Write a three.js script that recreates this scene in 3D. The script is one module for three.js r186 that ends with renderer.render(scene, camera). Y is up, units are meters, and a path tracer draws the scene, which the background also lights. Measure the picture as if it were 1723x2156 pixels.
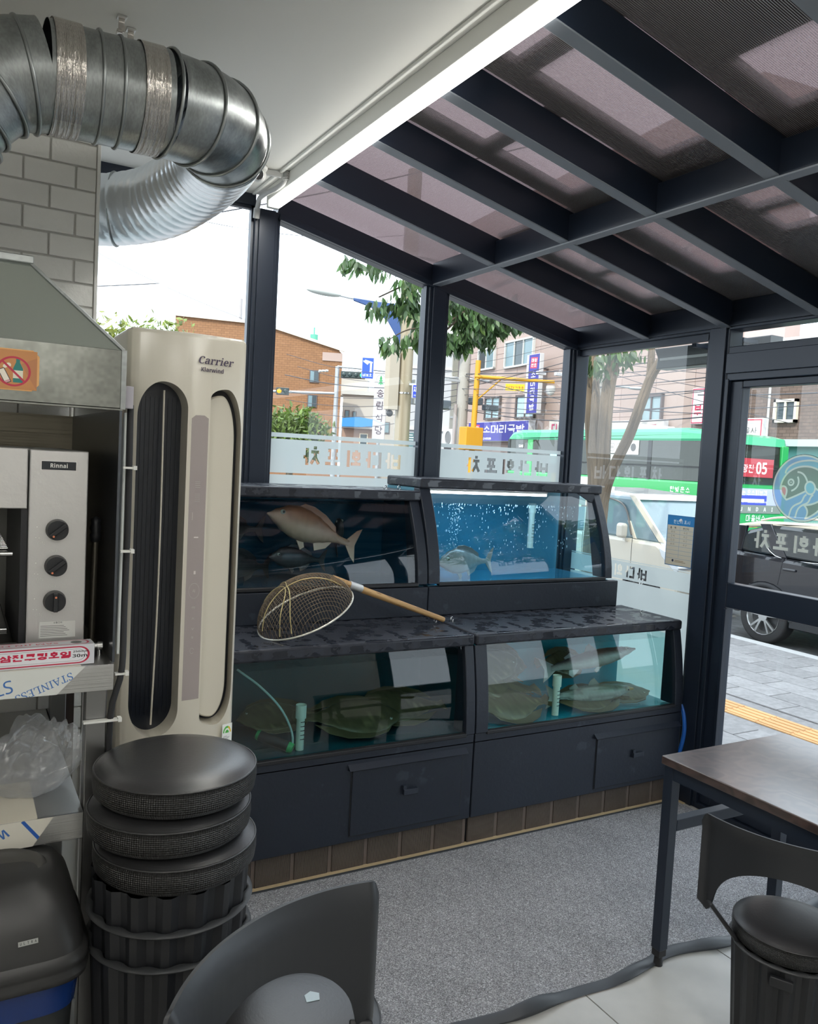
import * as THREE from 'three';
import { RoundedBoxGeometry } from 'three/addons/geometries/RoundedBoxGeometry.js';
import { mergeGeometries, mergeVertices, toCreasedNormals } from 'three/addons/utils/BufferGeometryUtils.js';
import { RectAreaLightUniformsLib } from 'three/addons/lights/RectAreaLightUniformsLib.js';
import { Brush, Evaluator, SUBTRACTION } from 'three-bvh-csg';

// ---------- camera, sky, sun, exposure ----------
const scene = new THREE.Scene();
const camera = new THREE.PerspectiveCamera(64.11, 1723 / 2156, 0.05, 400);
{
  const yaw = 29.44 * Math.PI / 180, pitch = 3.65 * Math.PI / 180, roll = 3.06 * Math.PI / 180;
  const f = new THREE.Vector3(Math.sin(yaw) * Math.cos(pitch), -Math.sin(pitch), -Math.cos(yaw) * Math.cos(pitch));
  const r = new THREE.Vector3().crossVectors(f, new THREE.Vector3(0, 1, 0)).normalize(), u = new THREE.Vector3().crossVectors(r, f);
  const r2 = r.clone().multiplyScalar(Math.cos(roll)).addScaledVector(u, Math.sin(roll));
  const u2 = u.clone().multiplyScalar(Math.cos(roll)).addScaledVector(r, -Math.sin(roll));
  camera.position.set(0, 1.72, 0);
  camera.quaternion.setFromRotationMatrix(new THREE.Matrix4().makeBasis(r2, u2, f.clone().negate()));
}
scene.background = new THREE.Color().setRGB(2.55, 2.85, 3.2);
const sun = new THREE.DirectionalLight(new THREE.Color().setRGB(1, 0.93, 0.8), 3.4);
sun.position.set(-16, 30, 9); sun.target.position.set(9, 0, -9);
sun.castShadow = true; sun.shadow.mapSize.set(2048, 2048); sun.shadow.radius = 2;
Object.assign(sun.shadow.camera, { left: -50, right: 50, top: 50, bottom: -50, far: 120 });
scene.add(sun, sun.target);
const renderer = new THREE.WebGLRenderer();
renderer.toneMapping = THREE.LinearToneMapping;
renderer.toneMappingExposure = 1.12;
renderer.shadowMap.enabled = true;
RectAreaLightUniformsLib.init();

// ---------- helpers ----------
const V = (x, y, z) => new THREE.Vector3(x, y, z), PI = Math.PI;
let sd = 11;
const rnd = (a = 1, b) => { sd = (sd + 0x6d2b79f5) | 0; let t = Math.imul(sd ^ (sd >>> 15), 1 | sd); t = (t + Math.imul(t ^ (t >>> 7), 61 | t)) ^ t; const v = ((t ^ (t >>> 14)) >>> 0) / 4294967296; return b === undefined ? v * a : a + v * (b - a); };
const taken = new Map();
const numbered = (n) => { const m = /^(trim|window|door)_\d+$/.exec(n); if (m) { const c = (taken.get(m[1]) || 0) + 1; taken.set(m[1], c); return m[1] + '_' + c; } const k = taken.get(n) || 0; taken.set(n, k + 1); return k ? n + '_' + String(k).padStart(3, '0') : n; };
const lit = (o) => { o.castShadow = o.receiveShadow = true; return o; };
function part(name, geo, mat, parent) { const m = lit(new THREE.Mesh(Array.isArray(geo) ? join(geo) : geo, mat)); m.name = name; parent.add(m); return m; }
function tag(o, label, category, group) { o.userData.label = label; o.userData.category = category; if (group) o.userData.group = group; return o; }
function thing(name, label, category, pos = [0, 0, 0], turn = 0, group) { const g = new THREE.Group(); g.name = numbered(name); g.position.set(...pos); g.rotation.y = turn; scene.add(g); return tag(g, label, category, group); }
function one(name, label, category, geo, mat, group) { const m = part(numbered(name), geo, mat, scene); return tag(m, label, category, group); }
function struct(name, geo, mat, parent = scene) { const m = part(parent === scene ? numbered(name) : name, geo, mat, parent); if (parent === scene) m.userData.kind = 'structure'; return m; }
function structGroup(name, pos = [0, 0, 0]) { const g = new THREE.Group(); g.name = numbered(name); g.position.set(...pos); g.userData.kind = 'structure'; scene.add(g); return g; }
function dup(root, pos, turn, label) { const r = root.clone(); r.name = numbered(root.name.replace(/_\d{3}$/, '')); r.userData = { ...root.userData }; if (label) r.userData.label = label; scene.add(r); r.position.set(...pos); r.rotation.set(0, turn, 0); return r; }
function join(list) {
  const gs = list.map((g) => { let q = g.index ? g.toNonIndexed() : g.clone(); for (const k of Object.keys(q.attributes)) if (!['position', 'normal', 'uv'].includes(k)) q.deleteAttribute(k); if (!q.attributes.uv) q.setAttribute('uv', new THREE.BufferAttribute(new Float32Array(q.attributes.position.count * 2), 2)); q.clearGroups(); return q; });
  return mergeGeometries(gs);
}
function metric(g, s = 1) { // uv in metres by the face's main direction
  const p = g.attributes.position, n = g.attributes.normal, uv = new Float32Array(p.count * 2);
  for (let i = 0; i < p.count; i++) {
    const ax = Math.abs(n.getX(i)), ay = Math.abs(n.getY(i)), az = Math.abs(n.getZ(i));
    if (ay >= ax && ay >= az) { uv[2 * i] = p.getX(i) * s; uv[2 * i + 1] = p.getZ(i) * s; } else if (ax >= az) { uv[2 * i] = p.getZ(i) * s; uv[2 * i + 1] = p.getY(i) * s; } else { uv[2 * i] = p.getX(i) * s; uv[2 * i + 1] = p.getY(i) * s; }
  }
  g.setAttribute('uv', new THREE.BufferAttribute(uv, 2)); return g;
}
// box between two corners, edges rounded by r
function bx(x0, x1, y0, y1, z0, z1, r = 0) {
  const w = x1 - x0, h = y1 - y0, d = z1 - z0;
  const g = r ? new RoundedBoxGeometry(w, h, d, 1, Math.min(r, w / 2.01, h / 2.01, d / 2.01)) : new THREE.BoxGeometry(w, h, d);
  g.translate((x0 + x1) / 2, (y0 + y1) / 2, (z0 + z1) / 2); return metric(g);
}
function bar(a, b, w, h = w, r = 0) { // beam of section w x h from a to b, h upwards
  const A = V(...a), B = V(...b), d = B.clone().sub(A), L = d.length();
  const g = metric(r ? new RoundedBoxGeometry(w, h, L, 1, r) : new THREE.BoxGeometry(w, h, L));
  const m = new THREE.Matrix4().lookAt(B, A, Math.abs(d.y) > 0.98 * L ? V(0, 0, 1) : V(0, 1, 0)); m.setPosition(A.add(B).multiplyScalar(0.5));
  return g.applyMatrix4(m);
}
const tube = (pts, r, seg = 32, rad = 8, closed = false) => new THREE.TubeGeometry(new THREE.CatmullRomCurve3(pts.map((p) => V(...p)), closed, 'centripetal'), seg, r, rad, closed);
function rod(a, b, r0, r1 = r0, rad = 12) { const A = V(...a), B = V(...b), d = B.clone().sub(A); const g = new THREE.CylinderGeometry(r1, r0, d.length(), rad); g.applyQuaternion(new THREE.Quaternion().setFromUnitVectors(V(0, 1, 0), d.clone().normalize())); const c = A.add(B).multiplyScalar(0.5); return g.translate(c.x, c.y, c.z); }
const lathe = (pts, seg = 40) => new THREE.LatheGeometry(pts.map((p) => new THREE.Vector2(...p)), seg);
const shape = (pts) => new THREE.Shape(pts.map((p) => new THREE.Vector2(...p)));
// outline in x,y pushed along z (or as turned)
function push(pts, depth, bevel = 0, seg = 1) { const s = pts.isShape ? pts : shape(pts); const g = new THREE.ExtrudeGeometry(s, { depth: depth - 2 * bevel, bevelEnabled: bevel > 0, bevelSize: bevel, bevelThickness: bevel, bevelOffset: -bevel, bevelSegments: seg, curveSegments: 16 }); return g.translate(0, 0, bevel); }
const side = (pts, x0, x1, bevel = 0) => { const g = push(pts.map(([z, y]) => [-z, y]), x1 - x0, bevel, 2); g.rotateY(PI / 2); return g.translate(x0, 0, 0); }; // outline in z,y pushed along x
function sheet(w, h, uvw) { const g = new THREE.PlaneGeometry(w, h); return g; }
const sph = (r, w = 16, h = 12) => new THREE.SphereGeometry(r, w, h);
const lin = (...c) => new THREE.Color().setRGB(...c);
function mt(c, rough = 0.6, metal = 0, o = {}) { const phys = ['transmission', 'clearcoat', 'sheen', 'ior', 'anisotropy'].some((k) => k in o); return new (phys ? THREE.MeshPhysicalMaterial : THREE.MeshStandardMaterial)({ color: Array.isArray(c) ? lin(...c) : c, roughness: rough, metalness: metal, side: THREE.DoubleSide, ...o }); }

// ---------- computed textures ----------
function noiseTable(n, s) { const keep = sd; sd = s * 7919 + 13; const t = new Float32Array(n * n).map(() => rnd()); sd = keep; return (u, v) => { u = (u - Math.floor(u)) * n; v = (v - Math.floor(v)) * n; const i = Math.floor(u) % n, j = Math.floor(v) % n, a = u - Math.floor(u), b = v - Math.floor(v), A = a * a * (3 - 2 * a), B = b * b * (3 - 2 * b), i1 = (i + 1) % n, j1 = (j + 1) % n; return (t[j * n + i] * (1 - A) + t[j * n + i1] * A) * (1 - B) + (t[j1 * n + i] * (1 - A) + t[j1 * n + i1] * A) * B; }; }
const nz = [4, 8, 16, 32, 64, 128].map((n, i) => noiseTable(n, i + 1));
const fbm = (u, v, from = 0, to = 5) => { let s = 0, a = 0, k = 1; for (let i = from; i <= to; i++) { s += nz[i](u, v) * k; a += k; k *= 0.6; } return s / a; };
function dtex(w, h, fn, srgb = true, rep = 1, rep2 = rep) {
  const d = new Uint8Array(w * h * 4);
  for (let j = 0; j < h; j++) for (let i = 0; i < w; i++) { const c = fn((i + 0.5) / w, (j + 0.5) / h), o = (j * w + i) * 4; for (let k = 0; k < 3; k++) d[o + k] = Math.max(0, Math.min(255, 255 * (c.length ? c[k] : c))); d[o + 3] = 255; }
  const t = new THREE.DataTexture(d, w, h); t.wrapS = t.wrapT = THREE.RepeatWrapping; t.magFilter = t.minFilter = THREE.LinearFilter; t.repeat.set(rep, rep2); if (srgb) t.colorSpace = THREE.SRGBColorSpace; t.needsUpdate = true; return t;
}
const mixc = (a, b, k) => a.map((x, i) => x + (b[i] - x) * k), step = (a, b, x) => { const t = Math.max(0, Math.min(1, (x - a) / (b - a))); return t * t * (3 - 2 * t); };
const bumpFine = dtex(256, 256, (u, v) => fbm(u, v, 2, 5), false, 4);
const bumpCoarse = dtex(256, 256, (u, v) => fbm(u, v, 0, 5), false, 2);

// ---------- lettering: Hangul drawn by strokes, the rest by font ----------
const JL = [...'ㄱㄲㄴㄷㄸㄹㅁㅂㅃㅅㅆㅇㅈㅉㅊㅋㅌㅍㅎ'], JV = [...'ㅏㅐㅑㅒㅓㅔㅕㅖㅗㅘㅙㅚㅛㅜㅝㅞㅟㅠㅡㅢㅣ'], JT = [...' ㄱㄲㄳㄴㄵㄶㄷㄹㄺㄻㄼㄽㄾㄿㅀㅁㅂㅄㅅㅆㅇㅈㅊㅋㅌㅍㅎ'];
const JS = {
  ㄱ: [[0, 0, 1, 0, 0.92, 1]], ㄴ: [[0, 0, 0, 1, 1, 1]], ㄷ: [[1, 0, 0, 0, 0, 1, 1, 1]], ㄹ: [[0, 0, 1, 0, 1, 0.5, 0, 0.5, 0, 1, 1, 1]], ㅁ: [[0, 0, 1, 0, 1, 1, 0, 1, 0, -0.06]], ㅂ: [[0, 0, 0, 1, 1, 1, 1, 0], [0, 0.48, 1, 0.48]],
  ㅅ: [[0.5, 0, 0.42, 0.45, 0, 1], [0.48, 0.3, 1, 1]], ㅇ: ['o', 0.5, 0.5, 0.5, 0.5], ㅈ: [[0, 0, 1, 0], [0.5, 0, 0.42, 0.5, 0, 1], [0.48, 0.4, 1, 1]], ㅊ: [[0.3, -0.18, 0.7, -0.18], [0, 0.12, 1, 0.12], [0.5, 0.12, 0.42, 0.55, 0, 1], [0.48, 0.48, 1, 1]], ㅋ: [[0, 0, 1, 0, 0.92, 1], [0, 0.48, 0.95, 0.48]],
  ㅌ: [[1, 0, 0, 0, 0, 1, 1, 1], [0, 0.5, 1, 0.5]], ㅍ: [[0, 0, 1, 0], [0, 1, 1, 1], [0.3, 0, 0.3, 1], [0.7, 0, 0.7, 1]], ㅎ: ['h', [[0.32, -0.12, 0.68, -0.12], [0, 0.16, 1, 0.16]], 0.5, 0.68, 0.36, 0.34],
};
function jamo(g, ch, x, y, w, h) {
  const dbl = { ㄲ: 'ㄱ', ㄸ: 'ㄷ', ㅃ: 'ㅂ', ㅆ: 'ㅅ', ㅉ: 'ㅈ' }[ch];
  if (dbl) { jamo(g, dbl, x, y, w * 0.44, h); jamo(g, dbl, x + w * 0.56, y, w * 0.44, h); return; }
  let s = JS[ch]; if (!s) return;
  const line = (l) => { g.beginPath(); for (let i = 0; i < l.length; i += 2) g[i ? 'lineTo' : 'moveTo'](x + l[i] * w, y + l[i + 1] * h); g.stroke(); };
  if (s[0] === 'o') { g.beginPath(); g.ellipse(x + w / 2, y + h / 2, w * 0.46, h * 0.48, 0, 0, 7); g.stroke(); return; }
  if (s[0] === 'h') { s[1].forEach(line); g.beginPath(); g.ellipse(x + s[2] * w, y + s[3] * h, s[4] * w, s[5] * h, 0, 0, 7); g.stroke(); return; }
  s.forEach(line);
}
function syllable(g, ch, x, y, S) { // box x,y..x+S,y+S
  const c = ch.charCodeAt(0) - 0xac00, l = JL[Math.floor(c / 588)], v = JV[Math.floor((c % 588) / 28)], t = JT[c % 28], T = t !== ' ';
  const ln = (...p) => { g.beginPath(); for (let i = 0; i < p.length; i += 2) g[i ? 'lineTo' : 'moveTo'](x + p[i] * S, y + p[i + 1] * S); g.stroke(); };
  const bot = T ? 0.58 : 0.96, top = 0.1;
  const horiz = 'ㅗㅛㅜㅠㅡ'.includes(v), both = 'ㅘㅚㅝㅟㅢ'.includes(v);
  if (horiz) {
    const h = T ? 0.24 : 0.42; jamo(g, l, x + 0.2 * S, y + top * S, 0.6 * S, h * S);
    const b = T ? 0.52 : 0.84; ln(0.04, b, 0.96, b);
    if (v === 'ㅗ') ln(0.5, b, 0.5, b - (T ? 0.13 : 0.22)); if (v === 'ㅛ') { ln(0.36, b, 0.36, b - 0.2); ln(0.64, b, 0.64, b - 0.2); }
    if (v === 'ㅜ') ln(0.5, b, 0.5, b + (T ? 0.12 : 0.17)); if (v === 'ㅠ') { ln(0.36, b, 0.36, b + 0.16); ln(0.64, b, 0.64, b + 0.16); }
  } else {
    const w = both ? 0.5 : 0.46; jamo(g, l, x + 0.08 * S, y + (top + 0.04) * S, w * S, (both ? (T ? 0.2 : 0.38) : bot - top - 0.1) * S);
    const vx = 'ㅐㅔ'.includes(v) ? 0.72 : 0.78, m = (top + bot) / 2, V1 = (q) => ln(q, 0.03, q, bot + 0.02);
    if (both) { const b = T ? 0.5 : 0.8; ln(0.04, b, 0.66, b); if ('ㅘㅚ'.includes(v)) ln(0.34, b, 0.34, b - 0.16); if ('ㅝㅟ'.includes(v)) ln(0.34, b, 0.34, b + 0.16); V1(0.82); if (v === 'ㅘ') ln(0.82, m, 1, m); }
    else if ('ㅏㅑ'.includes(v)) { V1(vx); if (v === 'ㅏ') ln(vx, m, 0.99, m); else { ln(vx, m - 0.1, 0.99, m - 0.1); ln(vx, m + 0.1, 0.99, m + 0.1); } }
    else if ('ㅓㅕ'.includes(v)) { V1(0.86); if (v === 'ㅓ') ln(0.86, m, 0.64, m); else { ln(0.86, m - 0.1, 0.62, m - 0.1); ln(0.86, m + 0.1, 0.62, m + 0.1); } }
    else if (v === 'ㅐ' || v === 'ㅔ') { V1(0.92); V1(0.72); if (v === 'ㅐ') ln(0.72, m, 0.92, m); else ln(0.72, m, 0.58, m); }
    else V1(0.84);
  }
  if (T) jamo(g, t, x + 0.2 * S, y + 0.68 * S, 0.64 * S, 0.27 * S);
}
function write(g, text, x, y, S, o = {}) { // top left x,y; S letter size; o.w stroke share; o.adv step; o.down vertical; o.sx squeeze
  const { w = 0.12, adv = 1.1, down = false, color, bold = true } = o; if (color) { g.fillStyle = g.strokeStyle = color; }
  g.lineWidth = S * w; g.lineCap = 'butt'; g.lineJoin = 'miter';
  for (const ch of text) {
    const k = ch.charCodeAt(0);
    if (k >= 0xac00 && k < 0xd7a4) { syllable(g, ch, x, y, S); if (down) y += S * adv; else x += S * adv; } else { g.font = (bold ? 'bold ' : '') + Math.round(S * 1.12) + 'px sans-serif'; g.textBaseline = 'alphabetic'; g.fillText(ch, x, y + S * 0.95); const m = g.measureText(ch).width; if (down) y += S * adv; else x += m + S * (adv - 1.1); }
  }
  return x;
}
function ctex(w, h, draw, o = {}) { const c = document.createElement('canvas'); c.width = w; c.height = h; const g = c.getContext('2d'); draw(g, w, h); const t = new THREE.CanvasTexture(c); if (o.srgb !== false) t.colorSpace = THREE.SRGBColorSpace; t.magFilter = THREE.LinearFilter; return t; }
const print = (w, h, draw, rough = 0.5, o = {}) => mt(0xffffff, rough, 0, { map: ctex(w, h, draw), ...o });
// flat print or label: w x h, at p, turned (yaw, pitch)
function label(name, w, h, mat, parent, p, ry = 0, rx = 0) { const m = part(name, sheet(w, h), mat, parent); m.position.set(...p); m.rotation.order = 'YXZ'; m.rotation.set(rx, ry, 0); return m; }

// ---------- shared materials ----------
const M = {
  black: mt([0.012, 0.013, 0.016], 0.45), frame: mt([0.012, 0.019, 0.034], 0.36, 0.1), navy: mt([0.02, 0.027, 0.042], 0.42, 0, { bumpMap: bumpFine, bumpScale: 0.0004 }),
  white: mt([0.78, 0.77, 0.74], 0.7), ceil: mt([0.74, 0.73, 0.69], 0.85), chrome: mt([0.7, 0.7, 0.7], 0.15, 1), rubber: mt([0.02, 0.02, 0.022], 0.7),
  glass: mt([0.96, 0.985, 0.975], 0, 0, { transmission: 1, thickness: 0, ior: 1.5 }), plasticW: mt([0.72, 0.72, 0.68], 0.4), red: mt([0.55, 0.03, 0.04], 0.3),
};
// ---------- floor ----------
const tileMap = dtex(512, 512, (u, v) => { const n = fbm(u, v, 0, 5), m = fbm(u + 0.37, v + 0.11, 1, 3), k = 0.72 + 0.1 * (n - 0.5) + 0.07 * (m - 0.5); return [k, k * 0.995, k * 0.975]; });
const tileMats = [0, 1, 2].map((i) => { const t = tileMap.clone(); t.offset.set(i * 0.31, i * 0.17); return mt([0.9, 0.9, 0.9], 0.32, 0, { map: t }); });
{
  const floor = structGroup('floor');
  struct('slab', bx(-2.7, 3.5, -0.25, -0.006, -4.15, 2.7), mt([0.2, 0.2, 0.19], 0.9), floor);
  struct('tile_field', [bx(-2.6, -0.016, -0.006, 0, -4.0, 2.6), bx(-0.012, 3.4, -0.006, 0, -0.107, 2.6), bx(-0.012, 3.4, -0.006, 0, -4.0, -2.595)], tileMats[1], floor);
  const xs = [-0.014, 0.606, 1.226, 1.846, 2.466, 3.086, 3.401], zs = [-2.59, -1.97, -1.35, -0.73, -0.11];
  for (let i = 0; i < 6; i++) for (let j = 0; j < 4; j++) struct('tile', bx(xs[i] + 0.002, xs[i + 1] - 0.002, -0.008, 0, zs[j] + 0.002, zs[j + 1] - 0.002, 0.0015), tileMats[(i * 2 + j) % 3], floor);
  struct('tile_strip', bx(1.0, 3.4, 0, 0.004, -3.0, -2.895), mt([0.52, 0.4, 0.24], 0.6), floor);
}
// ---------- walls of the house ----------
const brickPaint = [0.78, 0.75, 0.8, 0.77].map((k) => mt([k * 0.94, k * 0.93, k * 0.89], 0.55, 0, { bumpMap: bumpFine, bumpScale: 0.0015 }));
{
  const w = structGroup('wall_left');
  struct('mortar', bx(-2.6, 0.425, 0, 2.985, -3.13, -3.056), mt([0.62, 0.61, 0.58], 0.8), w);
  const bw = 0.162, bh = 0.078, g1 = bx(-bw / 2 + 0.0025, bw / 2 - 0.0025, 0.0025, bh - 0.0025, -0.008, 0, 0.003);
  for (let c = 8; c < 37; c++) for (let k = -4; k < 4; k++) { const x = k * bw + (c % 2) * bw / 2 + 0.034, m = brickPaint[(c * 3 + k + 40) % 4]; if (x - bw / 2 > 0.41) continue; if (x + bw / 2 > 0.424) { const b = struct('brick', bx(-bw / 2 + 0.0025, 0.4225 - x, 0.0025, bh - 0.0025, -0.008, 0, 0.003), m, w); b.position.set(x, c * bh, -3.048); } else { const b = struct('brick', g1, m, w); b.position.set(x, c * bh, -3.048); } }
  struct('corner_bead', bx(0.424, 0.436, 0, 2.985, -3.13, -3.044, 0.003), M.white, w);
  struct('wall_end', bx(0.436, 0.5, 0, 2.02, -3.3, -3.12), M.white, w);
  struct('wall_back', bx(-2.7, 3.5, 0, 3.05, 2.6, 2.7), M.white);
  struct('wall_inner', bx(-2.7, -2.6, 0, 3.05, -4.1, 2.7), M.white);
  struct('wall_upper', bx(-2.7, 1.38, 3.07, 9.5, -4.1, 2.7), mt([0.5, 0.42, 0.36], 0.8));
  struct('ceiling', bx(-2.6, 1.41, 2.985, 3.07, -4.0, 2.6), M.ceil);
  struct('trim_1', [bx(1.27, 1.285, 2.972, 2.985, -3.98, 2.6, 0.004)], M.plasticW);
}
// ---------- glazed lean-to: frame, roof ----------
const roofY = (x) => 2.905 - 0.22 * (x - 1.4);
{
  const sl = (x0, x1, z, w, h, up) => bar([x0, roofY(x0) + up, z], [x1, roofY(x1) + up, z], w, h, 0.004);
  const raft = [-3.42, -2.87, -2.36, -1.83, -1.3, -0.77, -0.24, 0.29, 0.82, 1.35, 1.88, 2.4];
  const steel = mt([0.2, 0.22, 0.25], 0.5, 0.1);  // lighter grey paints in the light that rafter and purlin undersides catch
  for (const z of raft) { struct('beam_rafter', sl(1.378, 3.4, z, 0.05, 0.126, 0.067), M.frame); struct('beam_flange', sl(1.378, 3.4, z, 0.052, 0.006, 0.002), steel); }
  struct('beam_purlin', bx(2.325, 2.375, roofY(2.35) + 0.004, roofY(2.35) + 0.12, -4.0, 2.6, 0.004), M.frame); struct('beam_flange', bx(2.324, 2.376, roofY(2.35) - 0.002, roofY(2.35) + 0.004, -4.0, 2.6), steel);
  struct('beam_header', bx(1.412, 1.455, 2.985, 3.12, -4.0, 2.6, 0.004), M.frame);
  struct('beam_gable', [sl(1.42, 3.42, -4.05, 0.1, 0.115, 0.05), sl(1.42, 3.42, -4.0, 0.03, 0.03, 0.0), bx(-2.6, 1.3, 2.93, 3.08, -4.1, -4.0, 0.004)], M.frame);
  struct('beam_eaves', [bx(3.4, 3.5, 2.455, 2.6, -4.1, 2.6, 0.005), bx(3.385, 3.4, 2.47, 2.49, -3.98, 2.6)], M.frame);
  // bronze twin-wall roof sheets, one for each bay, and added dark sheets that shade them, open at the bright patches
  const rib = dtex(256, 8, (u) => 0.5 + 0.5 * Math.cos(u * 2 * PI * 16), false, 5, 1);
  const bronze = mt([0.17, 0.125, 0.125], 0.72, 0, { transmission: 0.85, thickness: 0, bumpMap: rib, bumpScale: 0.003 });
  const shadeCover = mt([0.014, 0.013, 0.014], 0.9), panelSlab = (x0, x1, z0, z1, up, t) => { const g = bar([x0, roofY(x0) + up, (z0 + z1) / 2], [x1, roofY(x1) + up, (z0 + z1) / 2], z1 - z0, t); return g; };
  const ends = [-4.08, ...raft, 2.6];
  for (let i = 0; i + 1 < ends.length; i++) {
    const g = new THREE.PlaneGeometry(2.14, ends[i + 1] - ends[i]); g.rotateX(-PI / 2); const uv = g.attributes.uv; for (let k = 0; k < uv.count; k++) uv.setXY(k, uv.getY(k), uv.getX(k));
    g.rotateZ(-Math.atan(0.22)); g.translate(2.44, roofY(2.44) + 0.137, (ends[i] + ends[i + 1]) / 2); struct('roof_panel', g, bronze);
  }
  const holes = { 1: [[[1.5, 2.36]], [[2.6, 2.86], [2.92, 3.22]], -3.4, -3.28], 2: [[[1.45, 1.8], [1.87, 2.25]], [[2.58, 3.12]], -2.745, -2.715], 3: [[[1.45, 1.57], [1.65, 2.23]], [[2.58, 2.7], [2.76, 2.9]], -2.235, -2.2], 4: [[[1.97, 2.24]], [[2.5, 2.7]], -1.71, -1.7] };
  for (let i = 1; i + 1 < ends.length; i++) {
    const z0 = ends[i], z1 = ends[i + 1], H = holes[i] || [[[1.6, 2.1]], [[2.6, 3.0]], z0 + 0.15, z0 + 0.15], gs = [];
    [[1.38, 2.35, H[0], H[2]], [2.35, 3.5, H[1], H[3]]].forEach(([a, b, hs, zo]) => { if (zo > z0 + 0.03) gs.push(panelSlab(a, b, z0, zo, 0.16, 0.012)); let x = a; for (const [p, q] of hs) { gs.push(panelSlab(x, p, zo, z1, 0.16, 0.012)); x = q; } gs.push(panelSlab(x, b, zo, z1, 0.16, 0.012)); });
    struct('roof_felt', gs, shadeCover);
  }
}
// ---------- street end window wall (behind the tanks) ----------
const T = { z0: -4.1, z1: -4.0, zg: -4.05 };
{
  const post = (x0, x1, top) => struct('trim_1', [bx(x0, x1, 0, top, T.z0, T.z1, 0.006), bx(x0 + 0.02, x1 - 0.02, 0, top, T.z1, T.z1 + 0.012, 0.003)], M.frame);
  post(1.295, 1.42, 2.92); post(2.315, 2.44, 2.69); post(3.37, 3.5, 2.48);
  struct('trim_1', bx(-2.6, 3.4, 0, 0.86, T.z0, T.z1), M.frame);
  struct('trim_1', bx(-2.6, 3.4, 0.86, 0.91, T.z0, T.z1 + 0.01, 0.004), M.frame);
  // panes with their frosted film band; the shop name is cut out of the film and reads from the street
  const name5 = (g, x, y, S, adv) => { g.save(); g.translate(x, y); g.scale(-1, 1); write(g, '바다회포차', 0, 0, S, { w: 0.18, adv }); g.restore(); };
  const cut = (H, letters) => ctex(1024, H, (g, w, h) => { g.fillStyle = '#fff'; g.fillRect(0, 0, w, h); g.fillStyle = g.strokeStyle = '#000'; if (letters) letters(g, w, h); }, { srgb: false });
  const filmColor = [0.46, 0.5, 0.49];
  const film = (w, h, alpha) => mt(filmColor, 0.93, 0, { transmission: 0.85, thickness: 0, ...(alpha ? { alphaMap: alpha, transparent: true } : {}) });
  const filmPlain = film();
  const mats = cut(200, (g, w, h) => name5(g, 900, 42, 108, 1.28));
  const filmName = film(1, 1, mats);
  const pane = (x0, x1, y0, top, named) => {
    const g = structGroup('window_1'); const w = x1 - x0, s = new THREE.Shape([[x0, y0], [x1, y0], [x1, top(x1)], [x0, top(x0)]].map((p) => new THREE.Vector2(...p)));
    const gl = part('pane', new THREE.ShapeGeometry(s), M.glass, g); gl.position.z = T.zg;
    const band = (a, b, m, n) => { const f = part('film', new THREE.PlaneGeometry(w, b - a), m, g); f.position.set((x0 + x1) / 2, (a + b) / 2, T.zg + 0.004); };
    band(1.803, 1.825, filmPlain); band(1.618, 1.793, named ? filmName : filmPlain); band(0.91, 1.608, filmPlain);
    const r = (a, b, t, h) => bar(a, b, t, h, 0.003);
    part('bead', [r([x0, top(x0) - 0.012, T.zg + 0.02], [x1, top(x1) - 0.012, T.zg + 0.02], 0.03, 0.025), bx(x0, x0 + 0.018, y0, top(x0), T.zg, T.zg + 0.035), bx(x1 - 0.018, x1, y0, top(x1), T.zg, T.zg + 0.035)], M.frame, g);
  };
  pane(-2.6, 1.3, 0.9, () => 2.94, false); pane(1.415, 2.32, 0.9, (x) => roofY(x) + 0.01, true); pane(2.435, 3.375, 0.9, (x) => roofY(x) + 0.01, true);
  // ---------- door wall along the pavement ----------
  const X0 = 3.4, X1 = 3.5, XG = 3.455;
  struct('trim_1', [bx(X0, X1, 0, 2.47, -2.98, -2.85, 0.005), bx(X0 - 0.012, X0, 0, 2.47, -2.965, -2.865, 0.003)], M.frame);
  struct('trim_1', bx(X0, X1, 0, 0.12, -4.0, -2.98, 0.004), M.frame);
  struct('trim_1', [bx(X0, X1, 2.2, 2.37, -2.85, 2.6, 0.004), bx(X0 - 0.012, X0, 2.235, 2.335, -2.85, 2.6, 0.003)], M.frame);
  struct('trim_1', bx(X0, X1, 0, 0.03, -2.85, 2.6, 0.004), M.frame);
  const yz = (z0, z1, y0, y1, m, p, n, x = XG) => { const q = part(n, new THREE.PlaneGeometry(z1 - z0, y1 - y0), m, p); q.rotation.y = -PI / 2; q.position.set(x, (y0 + y1) / 2, (z0 + z1) / 2); return q; };
  const wd = structGroup('window_2'); yz(-3.99, -2.97, 0.1, 2.47, M.glass, wd, 'pane');
  yz(-3.99, -2.97, 0.1, 1.082, filmPlain, wd, 'film', XG - 0.004); yz(-3.99, -2.97, 1.197, 1.203, filmPlain, wd, 'film', XG - 0.004);
  const fn = cut(104, (g) => name5(g, 652, 18, 72, 1.32)); fn.wrapS = fn.wrapT = THREE.ClampToEdgeWrapping;
  yz(-3.99, -2.97, 1.09, 1.193, film(1, 1, fn), wd, 'film', XG - 0.004);
  part('bead', [bx(XG - 0.035, XG, 2.42, 2.46, -3.99, -2.98), bx(XG - 0.035, XG, 0.12, 0.15, -3.99, -2.98), bx(XG - 0.035, XG, 0.12, 2.45, -3.0, -2.98)], M.frame, wd);
  const wt = structGroup('window_3'); yz(-2.85, 2.6, 2.36, 2.47, M.glass, wt, 'pane');
  // door leaf with two panes
  const d = structGroup('door_1'), dz0 = -2.85, dz1 = -1.9;
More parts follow.
